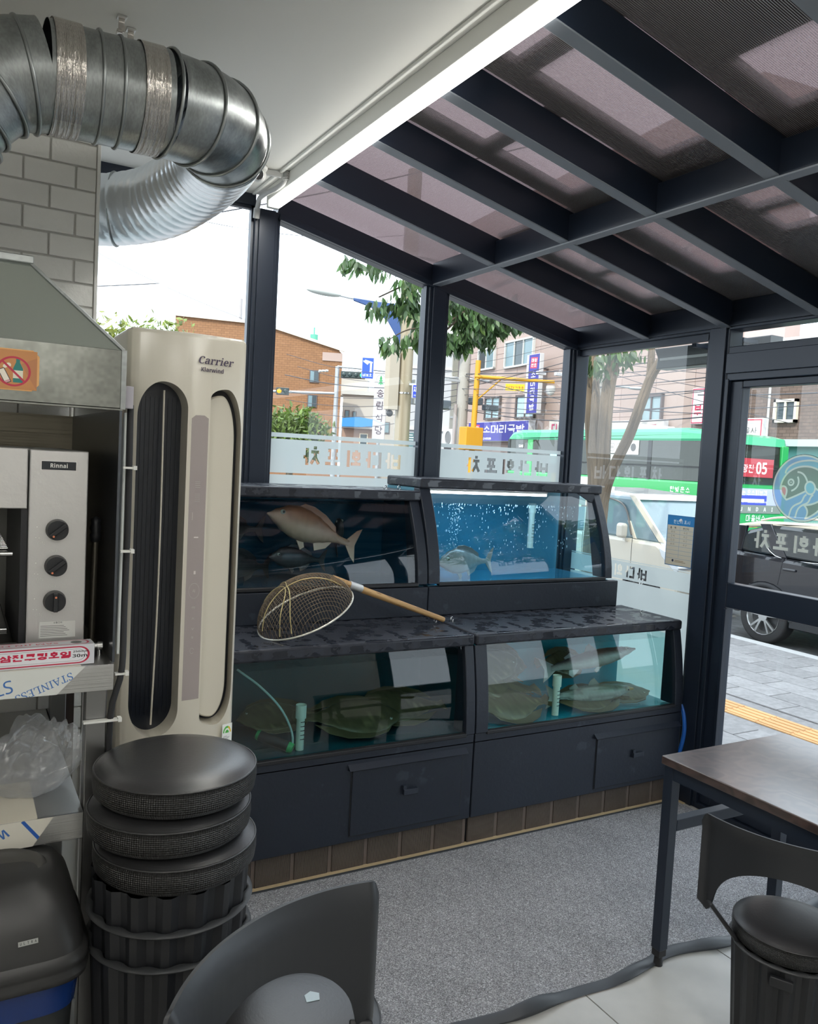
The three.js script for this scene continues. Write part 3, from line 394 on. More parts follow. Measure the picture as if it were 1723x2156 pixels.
// ---------- landing net on the lower lid ----------
{
  const net = thing('landing_net', 'wire landing net with a pale wooden handle lying on the lower tank lid', 'net', [1.33, 1.05, -3.2]);
  const u = V(0.2, 0.0875, 0), v = V(0, -0.028, 0.175), n = V(-0.4, 0.9, 0.15).normalize();
  const P = (s, t) => { const r2 = Math.min(1, s * s + t * t), q = u.clone().multiplyScalar(s).addScaledVector(v, t).addScaledVector(n, 0.155 * Math.pow(1 - r2, 0.55)); return [q.x, q.y, q.z]; };
  const wires = [], K = 34; for (let i = -K / 2 + 0.5; i < K / 2; i++) { const c = i / (K / 2), e = Math.sqrt(1 - c * c), a = [], b = []; for (let j = 0; j <= 14; j++) { const k = -Math.cos(j / 14 * PI) * e; a.push(P(c, k)); b.push(P(k, c)); } wires.push(tube(a, 0.0011, 22, 4), tube(b, 0.0011, 22, 4)); }
  const wm = part('wire_mesh', wires, mt([0.2, 0.15, 0.1], 0.45, 0.6), net); wm.userData.kind = 'stuff';
  const rim = []; for (let i = 0; i < 28; i++) { const a = i / 28 * 2 * PI; rim.push(P(Math.cos(a) * 1.0, Math.sin(a) * 1.0)); }
  part('hoop', tube(rim, 0.0042, 64, 8, true), mt([0.7, 0.68, 0.6], 0.35, 0.5), net);
  const rib = (pts) => part('rib_wire', tube(pts, 0.0023, 28, 6), mt([0.55, 0.45, 0.22], 0.4, 0.6), net);
  const arc = (f) => Array.from({ length: 13 }, (_, i) => f(-1 + i / 6)); const L = 1.012;
  rib(arc((k) => P(-0.55 + 0.35 * (1 - k * k) + 0.25 * (k < 0 ? 0 : k), -k * 0.82).map((q) => q * L))); rib(arc((k) => P(k * 0.85 - 0.1, 0.3 + 0.1 * k - 0.25 * (1 - k * k)).map((q) => q * L))); rib(arc((k) => P(-0.75 + 0.5 * (1 - k * k), -k * 0.65).map((q) => q * L)));
  const wood = dtex(128, 512, (a, b) => { const k = 0.5 + 0.5 * Math.sin((a * 9 + fbm(a, b * 0.3, 0, 3) * 5) * 2), d = step(0.62, 0.75, fbm(a, b, 1, 4)); return mixc(mixc([0.78, 0.64, 0.44], [0.62, 0.46, 0.28], k * 0.6), [0.35, 0.24, 0.15], d * 0.6); });
  part('handle', rod([0.115, 0.142, 0.0], [0.72, -0.076, -0.045], 0.0165, 0.0125, 16), mt(0xffffff, 0.55, 0, { map: wood }), net);
  part('sleeve', rod([0.2, 0.1118, -0.0065], [0.262, 0.0905, -0.011], 0.0185, 0.0178, 16), mt([0.62, 0.63, 0.63], 0.35, 0.9, { bumpMap: bumpFine, bumpScale: 0.002 }), net);
}
// ---------- exhaust duct ----------
const galv = dtex(256, 256, (u, v) => { const n = fbm(u, v, 1, 4), k = 0.62 + 0.16 * (n - 0.5) + 0.05 * (nz[4](u, v) - 0.5); return [k, k * 1.01, k * 1.01]; }, true, 2);
const galvR = dtex(256, 256, (u, v) => 0.26 + 0.2 * fbm(u, v, 1, 5), false, 2);
const galvM = mt([0.92, 0.95, 0.95], 1, 1, { map: galv, roughnessMap: galvR });
const tapeM = mt([0.62, 0.58, 0.54], 0.26, 0.9, { bumpMap: bumpCoarse, bumpScale: 0.02 });
const steelBump = dtex(8, 512, (u, v) => nz[5](0.3, v * 4) * 0.6 + nz[4](0.7, v * 3) * 0.4, false, 1, 3);
const steelM = mt([0.56, 0.56, 0.55], 0.36, 1, { bumpMap: steelBump, bumpScale: 0.0003 });
{
  const d = thing('exhaust_duct', 'large galvanised steel exhaust duct with foil tape bending under the ceiling', 'duct', [0, 0, 0]);
  const tubeAt = (pts, r0, r1, name, mat, seg = 14) => { // loose sleeve through points with a radius that changes
    const c = new THREE.CatmullRomCurve3(pts.map((p) => V(...p)), false, 'centripetal'), g = new THREE.TubeGeometry(c, seg, 1, 40, false), p = g.attributes.position;
    for (let i = 0; i <= seg; i++) { const o = c.getPointAt(i / seg), r = r0 + (r1 - r0) * i / seg; for (let j = 0; j <= 40; j++) { const k = i * 41 + j, q = V(p.getX(k), p.getY(k), p.getZ(k)).sub(o).multiplyScalar(r).add(o); p.setXYZ(k, q.x, q.y, q.z); } }
    return part(name, g, mat, d);
  };
  const ring = (o, dir, r, t = 0.004) => { const g = new THREE.TorusGeometry(r, t, 8, 48); g.applyQuaternion(new THREE.Quaternion().setFromUnitVectors(V(0, 0, 1), V(...dir).normalize())); g.translate(...o); return part('seam', g, galvM, d); };
  // riser, segmented elbow, run under the ceiling
  tubeAt([[-0.03, 2.08, -2.28], [-0.03, 2.38, -2.28]], 0.115, 0.115, 'riser', galvM, 2); ring([-0.03, 2.2, -2.28], [0, 1, 0], 0.117); ring([-0.03, 2.3, -2.28], [0, 1, 0], 0.117);
  const el = [[-0.03, 2.38], [-0.012, 2.46], [0.035, 2.53], [0.1, 2.59], [0.19, 2.615]];
  tubeAt(el.map(([x, y]) => [x, y, -2.28]), 0.118, 0.13, 'elbow', galvM, 16);
  for (let i = 0; i < 4; i++) { const [a, b] = el[i], [e, f] = el[i + 1]; ring([(a + e) / 2, (b + f) / 2, -2.28], [e - a, f - b, 0], 0.121 + i * 0.003, 0.005); }
  tubeAt([[0.19, 2.615, -2.28], [0.48, 2.625, -2.29]], 0.13, 0.132, 'pipe', galvM, 4);
  for (const x of [0.31, 0.36]) ring([x, 2.62, -2.284], [1, 0.03, 0], 0.133, 0.004);
  tubeAt([[0.2, 2.616, -2.28], [0.265, 2.618, -2.282]], 0.1345, 0.1345, 'foil_tape', tapeM, 3); tubeAt([[0.405, 2.622, -2.286], [0.465, 2.624, -2.288]], 0.1355, 0.1355, 'foil_tape', tapeM, 3);
  // second elbow turning back, then the flexible hose
  const e2 = [[0.48, 2.625, -2.29], [0.575, 2.626, -2.315], [0.655, 2.63, -2.385], [0.7, 2.635, -2.5]];
  tubeAt(e2, 0.132, 0.132, 'elbow', galvM, 16);
  ring([0.565, 2.626, -2.311], [1, 0, -0.45], 0.135, 0.005); ring([0.64, 2.63, -2.367], [1, 0, -1], 0.135, 0.005); ring([0.69, 2.634, -2.46], [0.4, 0, -1], 0.135, 0.005);
  ring(e2[0], [1, 0, -0.15], 0.136, 0.005);
  const flexPts = [[0.7, 2.635, -2.5], [0.722, 2.64, -2.7], [0.705, 2.625, -2.9], [0.645, 2.6, -3.1], [0.54, 2.585, -3.23], [0.42, 2.58, -3.31], [0.1, 2.58, -3.34]];
  const c = new THREE.CatmullRomCurve3(flexPts.map((p) => V(...p)), false, 'centripetal'), S = 230, g = new THREE.TubeGeometry(c, S, 1, 40, false), p = g.attributes.position;
  for (let i = 0; i <= S; i++) { const o = c.getPointAt(i / S), w = i / S, r = (0.132 - 0.008 * w) * (1 + (w < 0.68 ? 0.016 : 0.004) * (Math.abs(Math.sin(w * PI * 26)) - 0.5)); for (let j = 0; j <= 40; j++) { const k = i * 41 + j, q = V(p.getX(k), p.getY(k), p.getZ(k)).sub(o).multiplyScalar(r).add(o); p.setXYZ(k, q.x, q.y, q.z); } }
  g.computeVertexNormals(); part('flexible_hose', g, mt([0.78, 0.8, 0.82], 0.3, 1, { bumpMap: bumpCoarse, bumpScale: 0.004 }), d);
  ring([0.52, 2.584, -3.248], [1, 0, 0.4], 0.128, 0.006);
  const strap = (x, y, z, l) => { const b = thing('ceiling_bracket', l, 'bracket', [x, y, z]); part('plate', bx(-0.014, 0.014, -0.006, 0, -0.014, 0.014, 0.002), steelM, b); part('clip', [bx(-0.009, 0.009, -0.045, -0.004, -0.004, 0.004, 0.002), bx(-0.014, 0.002, -0.05, -0.04, -0.012, 0.008, 0.002)], tapeM, b); };
  strap(0.425, 2.985, -2.644, 'small metal clip on the white ceiling above the duct'); strap(0.462, 2.985, -2.705, 'foil wrapped clip on the ceiling right behind the duct');
}
// ---------- kitchen bench: hood, grill, shelves ----------
{
  const h = thing('extractor_hood', 'galvanised extractor hood with a warning sticker over the gas grill', 'hood', [0, 0, 0]);
  const zf = -2.12, zb = -3.02, xl = -0.8, xr = 0.37, y0h = 1.806, y1h = 1.95, hm = mt([0.5, 0.54, 0.5], 0.42, 0.8, { roughnessMap: galvR, bumpMap: bumpCoarse, bumpScale: 0.001 });
  part('lip', [bx(xl, xr, y0h, y1h, zf - 0.004, zf, 0.001), bx(xr - 0.004, xr, y0h, y1h, zb, zf), bx(xl, xr, y0h - 0.003, y0h + 0.003, zf - 0.03, zf)], mt([0.66, 0.67, 0.62], 0.38, 0.9, { map: galv, roughnessMap: galvR }), h);
  const quad = (a, b, c, e) => { const g = new THREE.BufferGeometry(); g.setAttribute('position', new THREE.Float32BufferAttribute([...a, ...b, ...c, ...a, ...c, ...e], 3)); g.setAttribute('uv', new THREE.Float32BufferAttribute([0, 0, 1, 0, 1, 1, 0, 0, 1, 1, 0, 1], 2)); g.computeVertexNormals(); return g; };
  const A = [xl, y1h, zf], B = [xr, y1h, zf], C = [0.162, 2.144, -2.2], D = [-0.4, 2.144, -2.2], E = [xr, y1h, zb], G = [0.162, 2.144, -2.55];
  part('front_slope', quad(A, B, C, D), hm, h); part('side_slope', quad(B, E, G, C), hm, h);
  part('collar', [bx(-0.4, 0.168, 2.14, 2.158, -2.55, -2.19, 0.002)], galvM, h); part('seam_edge', [bar(B, C, 0.012, 0.006), bar([xr, y0h, zf], B, 0.012, 0.008)], galvM, h);
  const st = part('warning_sticker', push([[-0.16, 0], [0.164, 0], [0.18, 0.016], [0.18, 0.081], [0.166, 0.095], [-0.16, 0.095]], 0.001), mt([0.78, 0.42, 0.16], 0.5), h); st.position.set(0.0, 1.832, zf + 0.0005);
  const stick = print(512, 256, (g, w, hh) => {
    g.fillStyle = '#c98a55'; g.fillRect(0, 0, w, hh); g.fillStyle = '#d3a648'; g.beginPath(); g.moveTo(0, 0); g.lineTo(300, 0); g.lineTo(210, hh); g.lineTo(0, hh); g.fill(); g.fillStyle = '#bd7f55'; g.beginPath(); g.moveTo(512, 256); g.lineTo(420, 90); g.lineTo(512, 40); g.fill();
    g.fillStyle = '#2f7f78'; g.fillRect(392, 50, 22, 40); g.beginPath(); g.moveTo(392, 80); g.lineTo(414, 80); g.lineTo(432, 120); g.lineTo(432, 212); g.lineTo(376, 212); g.lineTo(376, 120); g.fill(); g.fillStyle = '#e5decb'; g.fillRect(376, 132, 56, 52); g.save(); g.translate(325, 165); g.rotate(-0.45); g.fillStyle = '#efe6d8'; g.fillRect(-18, -40, 36, 95); g.fillStyle = '#cf9fa0'; g.fillRect(-18, 38, 36, 18); g.strokeStyle = '#30303a'; g.lineWidth = 4; g.strokeRect(-18, -40, 36, 95); g.restore(); g.beginPath(); g.arc(350, 100, 14, 0, 7); g.arc(330, 110, 12, 0, 7); g.fillStyle = '#e8dfd0'; g.fill();
    g.strokeStyle = '#c2354d'; g.lineWidth = 13; g.beginPath(); g.arc(378, 140, 92, 0, 7); g.stroke(); g.beginPath(); g.moveTo(313, 75); g.lineTo(443, 205); g.stroke(); g.fillStyle = '#33323a'; g.fillRect(150, 110, 90, 34);
  }); label('warning_print', 0.19, 0.09, stick, h, [0.08, 1.8795, zf + 0.0022]);
  part('side_panel', bx(xr - 0.006, xr, 1.171, y0h, zb, zf - 0.005), mt([0.1, 0.11, 0.125], 0.3, 0.9), h); part('back_panel', bx(xl, xr - 0.006, 1.171, y0h, zb, zb + 0.006), mt([0.55, 0.5, 0.4], 0.4, 0.9, { bumpMap: steelBump, bumpScale: 0.0006 }), h);

  // bench: two steel shelves and square legs
  const b = thing('steel_bench', 'stainless steel bench with two shelves, protective film still on its edges', 'bench', [0, 0, 0]), ys1 = 1.171, ys2 = 0.8, fz = -2.11;
  const shelf = (y, xr2) => part('shelf', [bx(-0.8, xr2, y - 0.004, y, -3.0, fz - 0.002), bx(-0.8, xr2, y - 0.066, y, fz - 0.006, fz, 0.001), bx(xr2 - 0.004, xr2, y - 0.066, y, -3.0, fz - 0.002)], steelM, b);
  const s1 = shelf(ys1, 0.366), s2 = shelf(ys2, 0.304);
  const filmP = (which) => print(1024, 128, (g, w, hh) => { g.fillStyle = '#d6d8d3'; g.fillRect(0, 0, w, hh); g.fillStyle = '#3d6cb0'; g.save(); if (which) { g.fillStyle = '#d8d4c8'; g.fillRect(0, 0, w, hh); g.strokeStyle = '#2a5cb0'; g.lineWidth = 15; g.beginPath(); g.moveTo(760, 0); g.lineTo(860, 128); g.stroke(); g.font = 'bold 60px sans-serif'; g.fillStyle = '#3b6ab0'; g.translate(690, 20); g.rotate(2.7); g.fillText('WOOS.', 0, 0); } else { g.translate(700, 40); g.rotate(2.9); g.font = '84px sans-serif'; g.fillText('STAINLESS', 0, 0); g.restore(); g.save(); g.translate(960, 24); g.rotate(2.78); g.font = '50px serif'; g.fillText('STAINLESS', 0, 0); } g.restore(); }, 0.35);
  const strip = (x1, x2, which, y, par) => { const g = push([[-0.8, 0], [x1, 0], [x2, 0.066], [-0.8, 0.066]], 0.0006), uv = g.attributes.uv, pp = g.attributes.position; for (let i = 0; i < uv.count; i++) uv.setXY(i, (pp.getX(i) + 0.22) / 0.52, pp.getY(i) / 0.066); const f = part('protective_film', g, filmP(which), par); f.position.set(0, y, fz + 0.0005); };
  strip(0.235, 0.3, 0, ys1 - 0.066, s1); strip(0.19, 0.235, 1, ys2 - 0.066, s2);
  part('film_top', bx(-0.8, 0.2, ys2, ys2 + 0.0006, -2.36, fz - 0.002), mt([0.66, 0.62, 0.52], 0.35), s2); part('film_top', bx(-0.8, 0.29, ys1, ys1 + 0.0006, -2.16, fz - 0.002), mt([0.7, 0.66, 0.58], 0.35), s1);
  const legM = mt([0.3, 0.3, 0.3], 0.35, 1); part('leg', bx(0.307, 0.357, 0, ys1 - 0.066, -2.19, -2.14, 0.003), legM, b); part('leg', bx(0.307, 0.357, 0, ys1 - 0.066, -2.98, -2.93, 0.003), legM, b); part('leg', bx(-0.79, -0.74, 0, ys1 - 0.066, -2.19, -2.14, 0.003), legM, b);
  part('bottom_shelf', bx(-0.8, 0.307, 0.66, 0.67, -2.98, -2.4), mt([0.05, 0.08, 0.1], 0.3, 0.6), b);
  const rusty = dtex(128, 256, (u, v) => mixc([0.46, 0.44, 0.4], [0.16, 0.11, 0.09], step(0.55, 0.62, fbm(u, v, 1, 4)))); part('back_post', bx(0.325, 0.39, 0.5, 1.1, -3.01, -2.99), mt(0xffffff, 0.8, 0, { map: rusty }), b);

  // gas salamander grill
  const gr = thing('gas_grill', 'stainless salamander gas grill with three black knobs under the hood', 'grill', [0, 0, 0]), z = -2.22, y0 = 1.174, y1 = 1.697, zk = -2.8;
  const faceM = mt([0.6, 0.59, 0.58], 0.42, 0.9, { bumpMap: bumpFine, bumpScale: 0.0004 });
  part('control_panel', bx(0.172, 0.309, y0, y1, z - 0.02, z, 0.003), faceM, gr); part('upper_panel', bx(-0.62, 0.169, 1.548, 1.699, z - 0.02, z - 0.002, 0.003), faceM, gr); part('case', [bx(-0.62, 0.305, 1.687, y1, zk, z - 0.02), bx(0.29, 0.3, y0, y1, zk, z - 0.02), bx(-0.62, 0.29, y0, y1, zk, zk + 0.01), bx(-0.62, 0.172, y0, y0 + 0.03, z - 0.05, z - 0.01)], mt([0.25, 0.25, 0.24], 0.5, 0.8), gr);
  part('liner', bx(0.156, 0.171, y0, 1.548, zk + 0.02, z - 0.01), M.black, gr);
  part('grill_rack', [...Array.from({ length: 12 }, (_, i) => rod([-0.56, 1.445, -2.27 - i * 0.034], [0.13, 1.445, -2.27 - i * 0.034], 0.0034, 0.0034, 6)), rod([-0.56, 1.433, -2.255], [0.14, 1.433, -2.255], 0.007, 0.007, 8), rod([-0.5, 1.445, -2.64], [-0.5, 1.445, -2.255], 0.004, 0.004, 6), rod([0.1, 1.445, -2.64], [0.1, 1.445, -2.255], 0.004, 0.004, 6)], M.chrome, gr);
  part('drip_tray', bx(-0.56, 0.135, 1.225, 1.242, -2.7, -2.27, 0.004), M.chrome, gr); part('rack_lever', tube([[-0.02, 1.245, -2.25], [-0.02, 1.34, -2.24], [0.065, 1.34, -2.24], [0.1, 1.25, -2.25]], 0.009, 20, 6), M.black, gr);
  const plate = print(256, 64, (g) => { g.fillStyle = '#20252c'; g.fillRect(0, 0, 256, 64); g.fillStyle = '#e8e8e2'; g.font = 'bold 44px sans-serif'; g.textAlign = 'center'; g.fillText('Rinnai', 128, 47); }, 0.35); part('badge', bx(0.197, 0.281, 1.646, 1.67, z, z + 0.002), M.chrome, gr); label('badge_print', 0.08, 0.021, plate, gr, [0.239, 1.658, z + 0.0026]);
  const kn = [[0.2385, 1.497, 0.9], [0.2375, 1.406, 0.9], [0.2365, 1.316, 0]];
  for (const [x, y, a] of kn) { const k = part('knob', new THREE.CylinderGeometry(0.0245, 0.0272, 0.022, 32).rotateX(PI / 2), M.black, gr); k.position.set(x, y, z + 0.012); const gp = part('grip', bx(-0.0055, 0.0055, -0.0235, 0.0235, 0, 0.011, 0.002), M.black, k); gp.position.z = 0.011; gp.rotation.z = -a; const dt = part('mark', new THREE.CylinderGeometry(0.0026, 0.0026, 0.002, 10).rotateX(PI / 2), mt([0.8, 0.25, 0.12], 0.5), k); dt.position.set(a ? -0.011 : 0, a ? -0.014 : 0.014, 0.0225); }
  const offOn = mt(0xffffff, 0.5, 0, { map: ctex(256, 256, (g) => { g.fillStyle = '#e2e2de'; g.font = '34px sans-serif'; g.fillText('OFF', 100, 34); g.fillText('ON', 22, 226); g.beginPath(); g.arc(20, 104, 6, 0, 7); g.fill(); g.beginPath(); g.arc(14, 176, 5, 0, 7); g.fill(); g.beginPath(); g.arc(34, 178, 5, 0, 7); g.fill(); }), transparent: true }); for (const [x, y] of kn) label('knob_print', 0.096, 0.096, offOn, gr, [x - 0.006, y - 0.002, z + 0.0008]);
  const note = print(256, 128, (g) => { g.fillStyle = '#d8d8d4'; g.fillRect(0, 0, 256, 128); g.fillStyle = '#666'; write(g, '사용주의', 100, 8, 14, { w: 0.1, color: '#555' }); for (let i = 0; i < 7; i++) g.fillRect(12, 36 + i * 12, 160 + 50 * ((i * 37) % 4) / 4, 3); g.strokeStyle = '#888'; g.strokeRect(3, 3, 250, 122); }, 0.5); label('caution_label', 0.088, 0.045, note, gr, [0.245, 1.243, z + 0.0008]);
  // things on and around the bench
  const fb = thing('foil_box', 'white and red carton of cooking foil lying on the steel bench', 'box', [0.172, ys1 + 0.0008, -2.118], 0.05);
  const fm = print(1024, 256, (g, w, hh) => { g.fillStyle = '#c9c9ce'; g.fillRect(0, 0, w, hh); g.fillStyle = '#dcdce0'; g.strokeStyle = '#b5193c'; g.lineWidth = 16; g.beginPath(); g.moveTo(0, 24); g.lineTo(900, 24); g.bezierCurveTo(1010, 24, 1010, 232, 900, 232); g.lineTo(0, 232); g.fill(); g.stroke(); g.strokeStyle = '#555'; g.lineWidth = 3; g.beginPath(); g.moveTo(0, 52); g.lineTo(890, 52); g.bezierCurveTo(975, 52, 975, 204, 890, 204); g.lineTo(0, 204); g.stroke(); write(g, '삼진쿠킹호일', 335, 72, 84, { w: 0.2, adv: 1.03, color: '#c01640' }); g.fillStyle = '#222'; g.font = 'bold 34px sans-serif'; g.fillText('250mm', 862, 96); g.font = 'bold 58px sans-serif'; g.fillText('30m', 858, 160); g.font = 'bold 26px sans-serif'; g.fillText('SAM JIN', 218, 176); g.strokeStyle = '#b5193c'; g.lineWidth = 5; g.beginPath(); g.arc(268, 112, 26, 0, 7); g.stroke(); g.beginPath(); g.arc(268, 112, 14, 0, 7); g.stroke(); g.fillStyle = '#777'; g.beginPath(); g.arc(140, 128, 62, 0, 7); g.fill(); });
  const ftop = print(1024, 256, (g, w, hh) => { g.fillStyle = '#c4c4c8'; g.fillRect(0, 0, w, hh); g.strokeStyle = '#c03a55'; g.lineWidth = 16; g.beginPath(); g.moveTo(0, 24); g.lineTo(930, 24); g.bezierCurveTo(1010, 24, 1010, 232, 930, 232); g.lineTo(0, 232); g.stroke(); g.save(); g.translate(770, 92); g.rotate(PI); g.fillStyle = '#c2455c'; g.font = 'bold 84px sans-serif'; g.fillText('SAM JIN FOIL', 0, 0); g.fillStyle = '#333'; g.fillText('30m', 600, 0); g.restore(); g.fillStyle = '#444'; g.beginPath(); g.ellipse(900, 128, 42, 70, 0, 0, 7); g.fill(); });
  part('carton', bx(-0.168, 0.15, 0, 0.051, -0.051, 0, 0.0015), mt([0.6, 0.6, 0.62], 0.35, 0.2), fb); label('front_print', 0.316, 0.049, fm, fb, [-0.009, 0.0255, 0.0006]); label('top_print', 0.316, 0.049, ftop, fb, [-0.009, 0.0516, -0.0255], 0, -PI / 2);
  // crumpled clear plastic bag on the lower shelf
  const bag = new THREE.IcosahedronGeometry(1, 30).deleteAttribute('uv').deleteAttribute('normal'), bp = bag.attributes.position; for (let i = 0; i < bp.count; i++) { const q = V(bp.getX(i), bp.getY(i), bp.getZ(i)), r = 0.92 + 0.26 * (nz[1](q.x * 0.31 + 0.5, q.y * 0.37 + q.z * 0.29) - 0.5) + 0.34 * Math.abs(nz[2](q.x * 0.17 + q.z * 0.12, q.y * 0.15 - q.z * 0.11) - 0.5) + 0.16 * Math.abs(nz[3](q.x * 0.2, q.z * 0.17 + q.y * 0.2) - 0.5), up = Math.max(0, q.y); bp.setXYZ(i, q.x * 0.12 * r * (1 - 0.3 * up) + 0.03 * up, Math.max(0.002, (q.y * 0.105 + 0.085) * r), q.z * 0.09 * r); }
  const bagG = mergeVertices(bag); bagG.computeVertexNormals(); const bg = one('plastic_bag', 'crumpled clear plastic bag on the lower bench shelf', 'bag', bagG, mt([0.93, 0.94, 0.95], 0.16, 0, { transmission: 0.86, thickness: 0, ior: 1.5 })); bg.position.set(0.195, ys2 + 0.0008, -2.3);
  // stack of brown clay pots at the frame's edge
  const clay = mt([0.13, 0.055, 0.035], 0.6, 0, { bumpMap: bumpFine, bumpScale: 0.001 });
  for (let i = 0; i < 4; i++) { const p = one('clay_pot', ['lowest', 'second lowest', 'second highest', 'top'][i] + ' brown clay pot in the stack on the lower shelf', 'pot', lathe([[0, 0], [0.07, 0], [0.087, 0.016], [0.09, 0.034], [0.08, 0.048], [0.072, 0.048], [0.068, 0.022], [0, 0.014]], 32), clay, 'stack of brown clay pots'); p.position.set(0.0, ys2 + 0.0008 + i * 0.0485, -2.28 - i * 0.004); }
  const rodT = thing('grill_poker', 'dark steel poker with a black turned handle leaning inside the hood', 'tool', [0.338, ys1, -2.3]); part('shaft', rod([0, 0, 0], [0.004, 0.29, 0.0], 0.009, 0.009, 12), mt([0.12, 0.11, 0.09], 0.4, 0.8), rodT); part('handle', lathe([[0, 0], [0.0125, 0.002], [0.0148, 0.02], [0.0115, 0.027], [0.016, 0.038], [0.0115, 0.05], [0.0136, 0.062], [0, 0.07]], 18).translate(0.004, 0.285, 0), M.black, rodT);
  const gp = thing('gas_pipe', 'short chrome gas pipe coming out of the grill beside the foil box', 'pipe', [0.31, 1.198, -2.21]); part('pipe', rod([-0.002, 0, 0], [0.042, 0, 0], 0.009, 0.009, 14), M.chrome, gp); part('nut', rod([0.03, 0, 0], [0.042, 0, 0], 0.014, 0.014, 6), M.chrome, gp); part('foot', rod([0.036, -0.027, 0], [0.036, 0, 0], 0.006, 0.006, 10), M.chrome, gp);
  const cab = thing('power_cable', 'black cable tied along the bench edge beside the air conditioner', 'cable', [0, 0, 0]); part('cable', tube([[0.396, 1.82, -2.16], [0.398, 1.52, -2.16], [0.394, 1.3, -2.15], [0.388, 1.14, -2.13], [0.368, 1.06, -2.13], [0.366, 0.9, -2.15], [0.368, 0.6, -2.16], [0.37, 0.01, -2.17]], 0.008, 60, 8), M.rubber, cab); part('cable', tube([[0.384, 1.8, -2.16], [0.383, 1.5, -2.155], [0.379, 1.19, -2.135]], 0.0045, 30, 6), mt([0.5, 0.52, 0.5], 0.5), cab);
  for (const [x, y] of [[0.388, 1.66], [0.388, 1.45], [0.384, 1.138], [0.37, 1.02]]) part('cable_tie', [bx(x - (y < 1.1 ? 0.07 : 0.012), x + 0.014, y, y + 0.005, -2.137, -2.12), bx(x + 0.012, x + 0.021, y - 0.002, y + 0.008, -2.137, -2.118)], M.plasticW, cab);
  const sw = thing('switch_box', 'small grey switch box fixed to the hood edge beside the air conditioner', 'switch box', [0.386, 1.81, -2.16]); part('box', bx(-0.0155, 0.013, 0, 0.056, -0.02, 0.02, 0.002), mt([0.4, 0.38, 0.42], 0.4), sw);
}
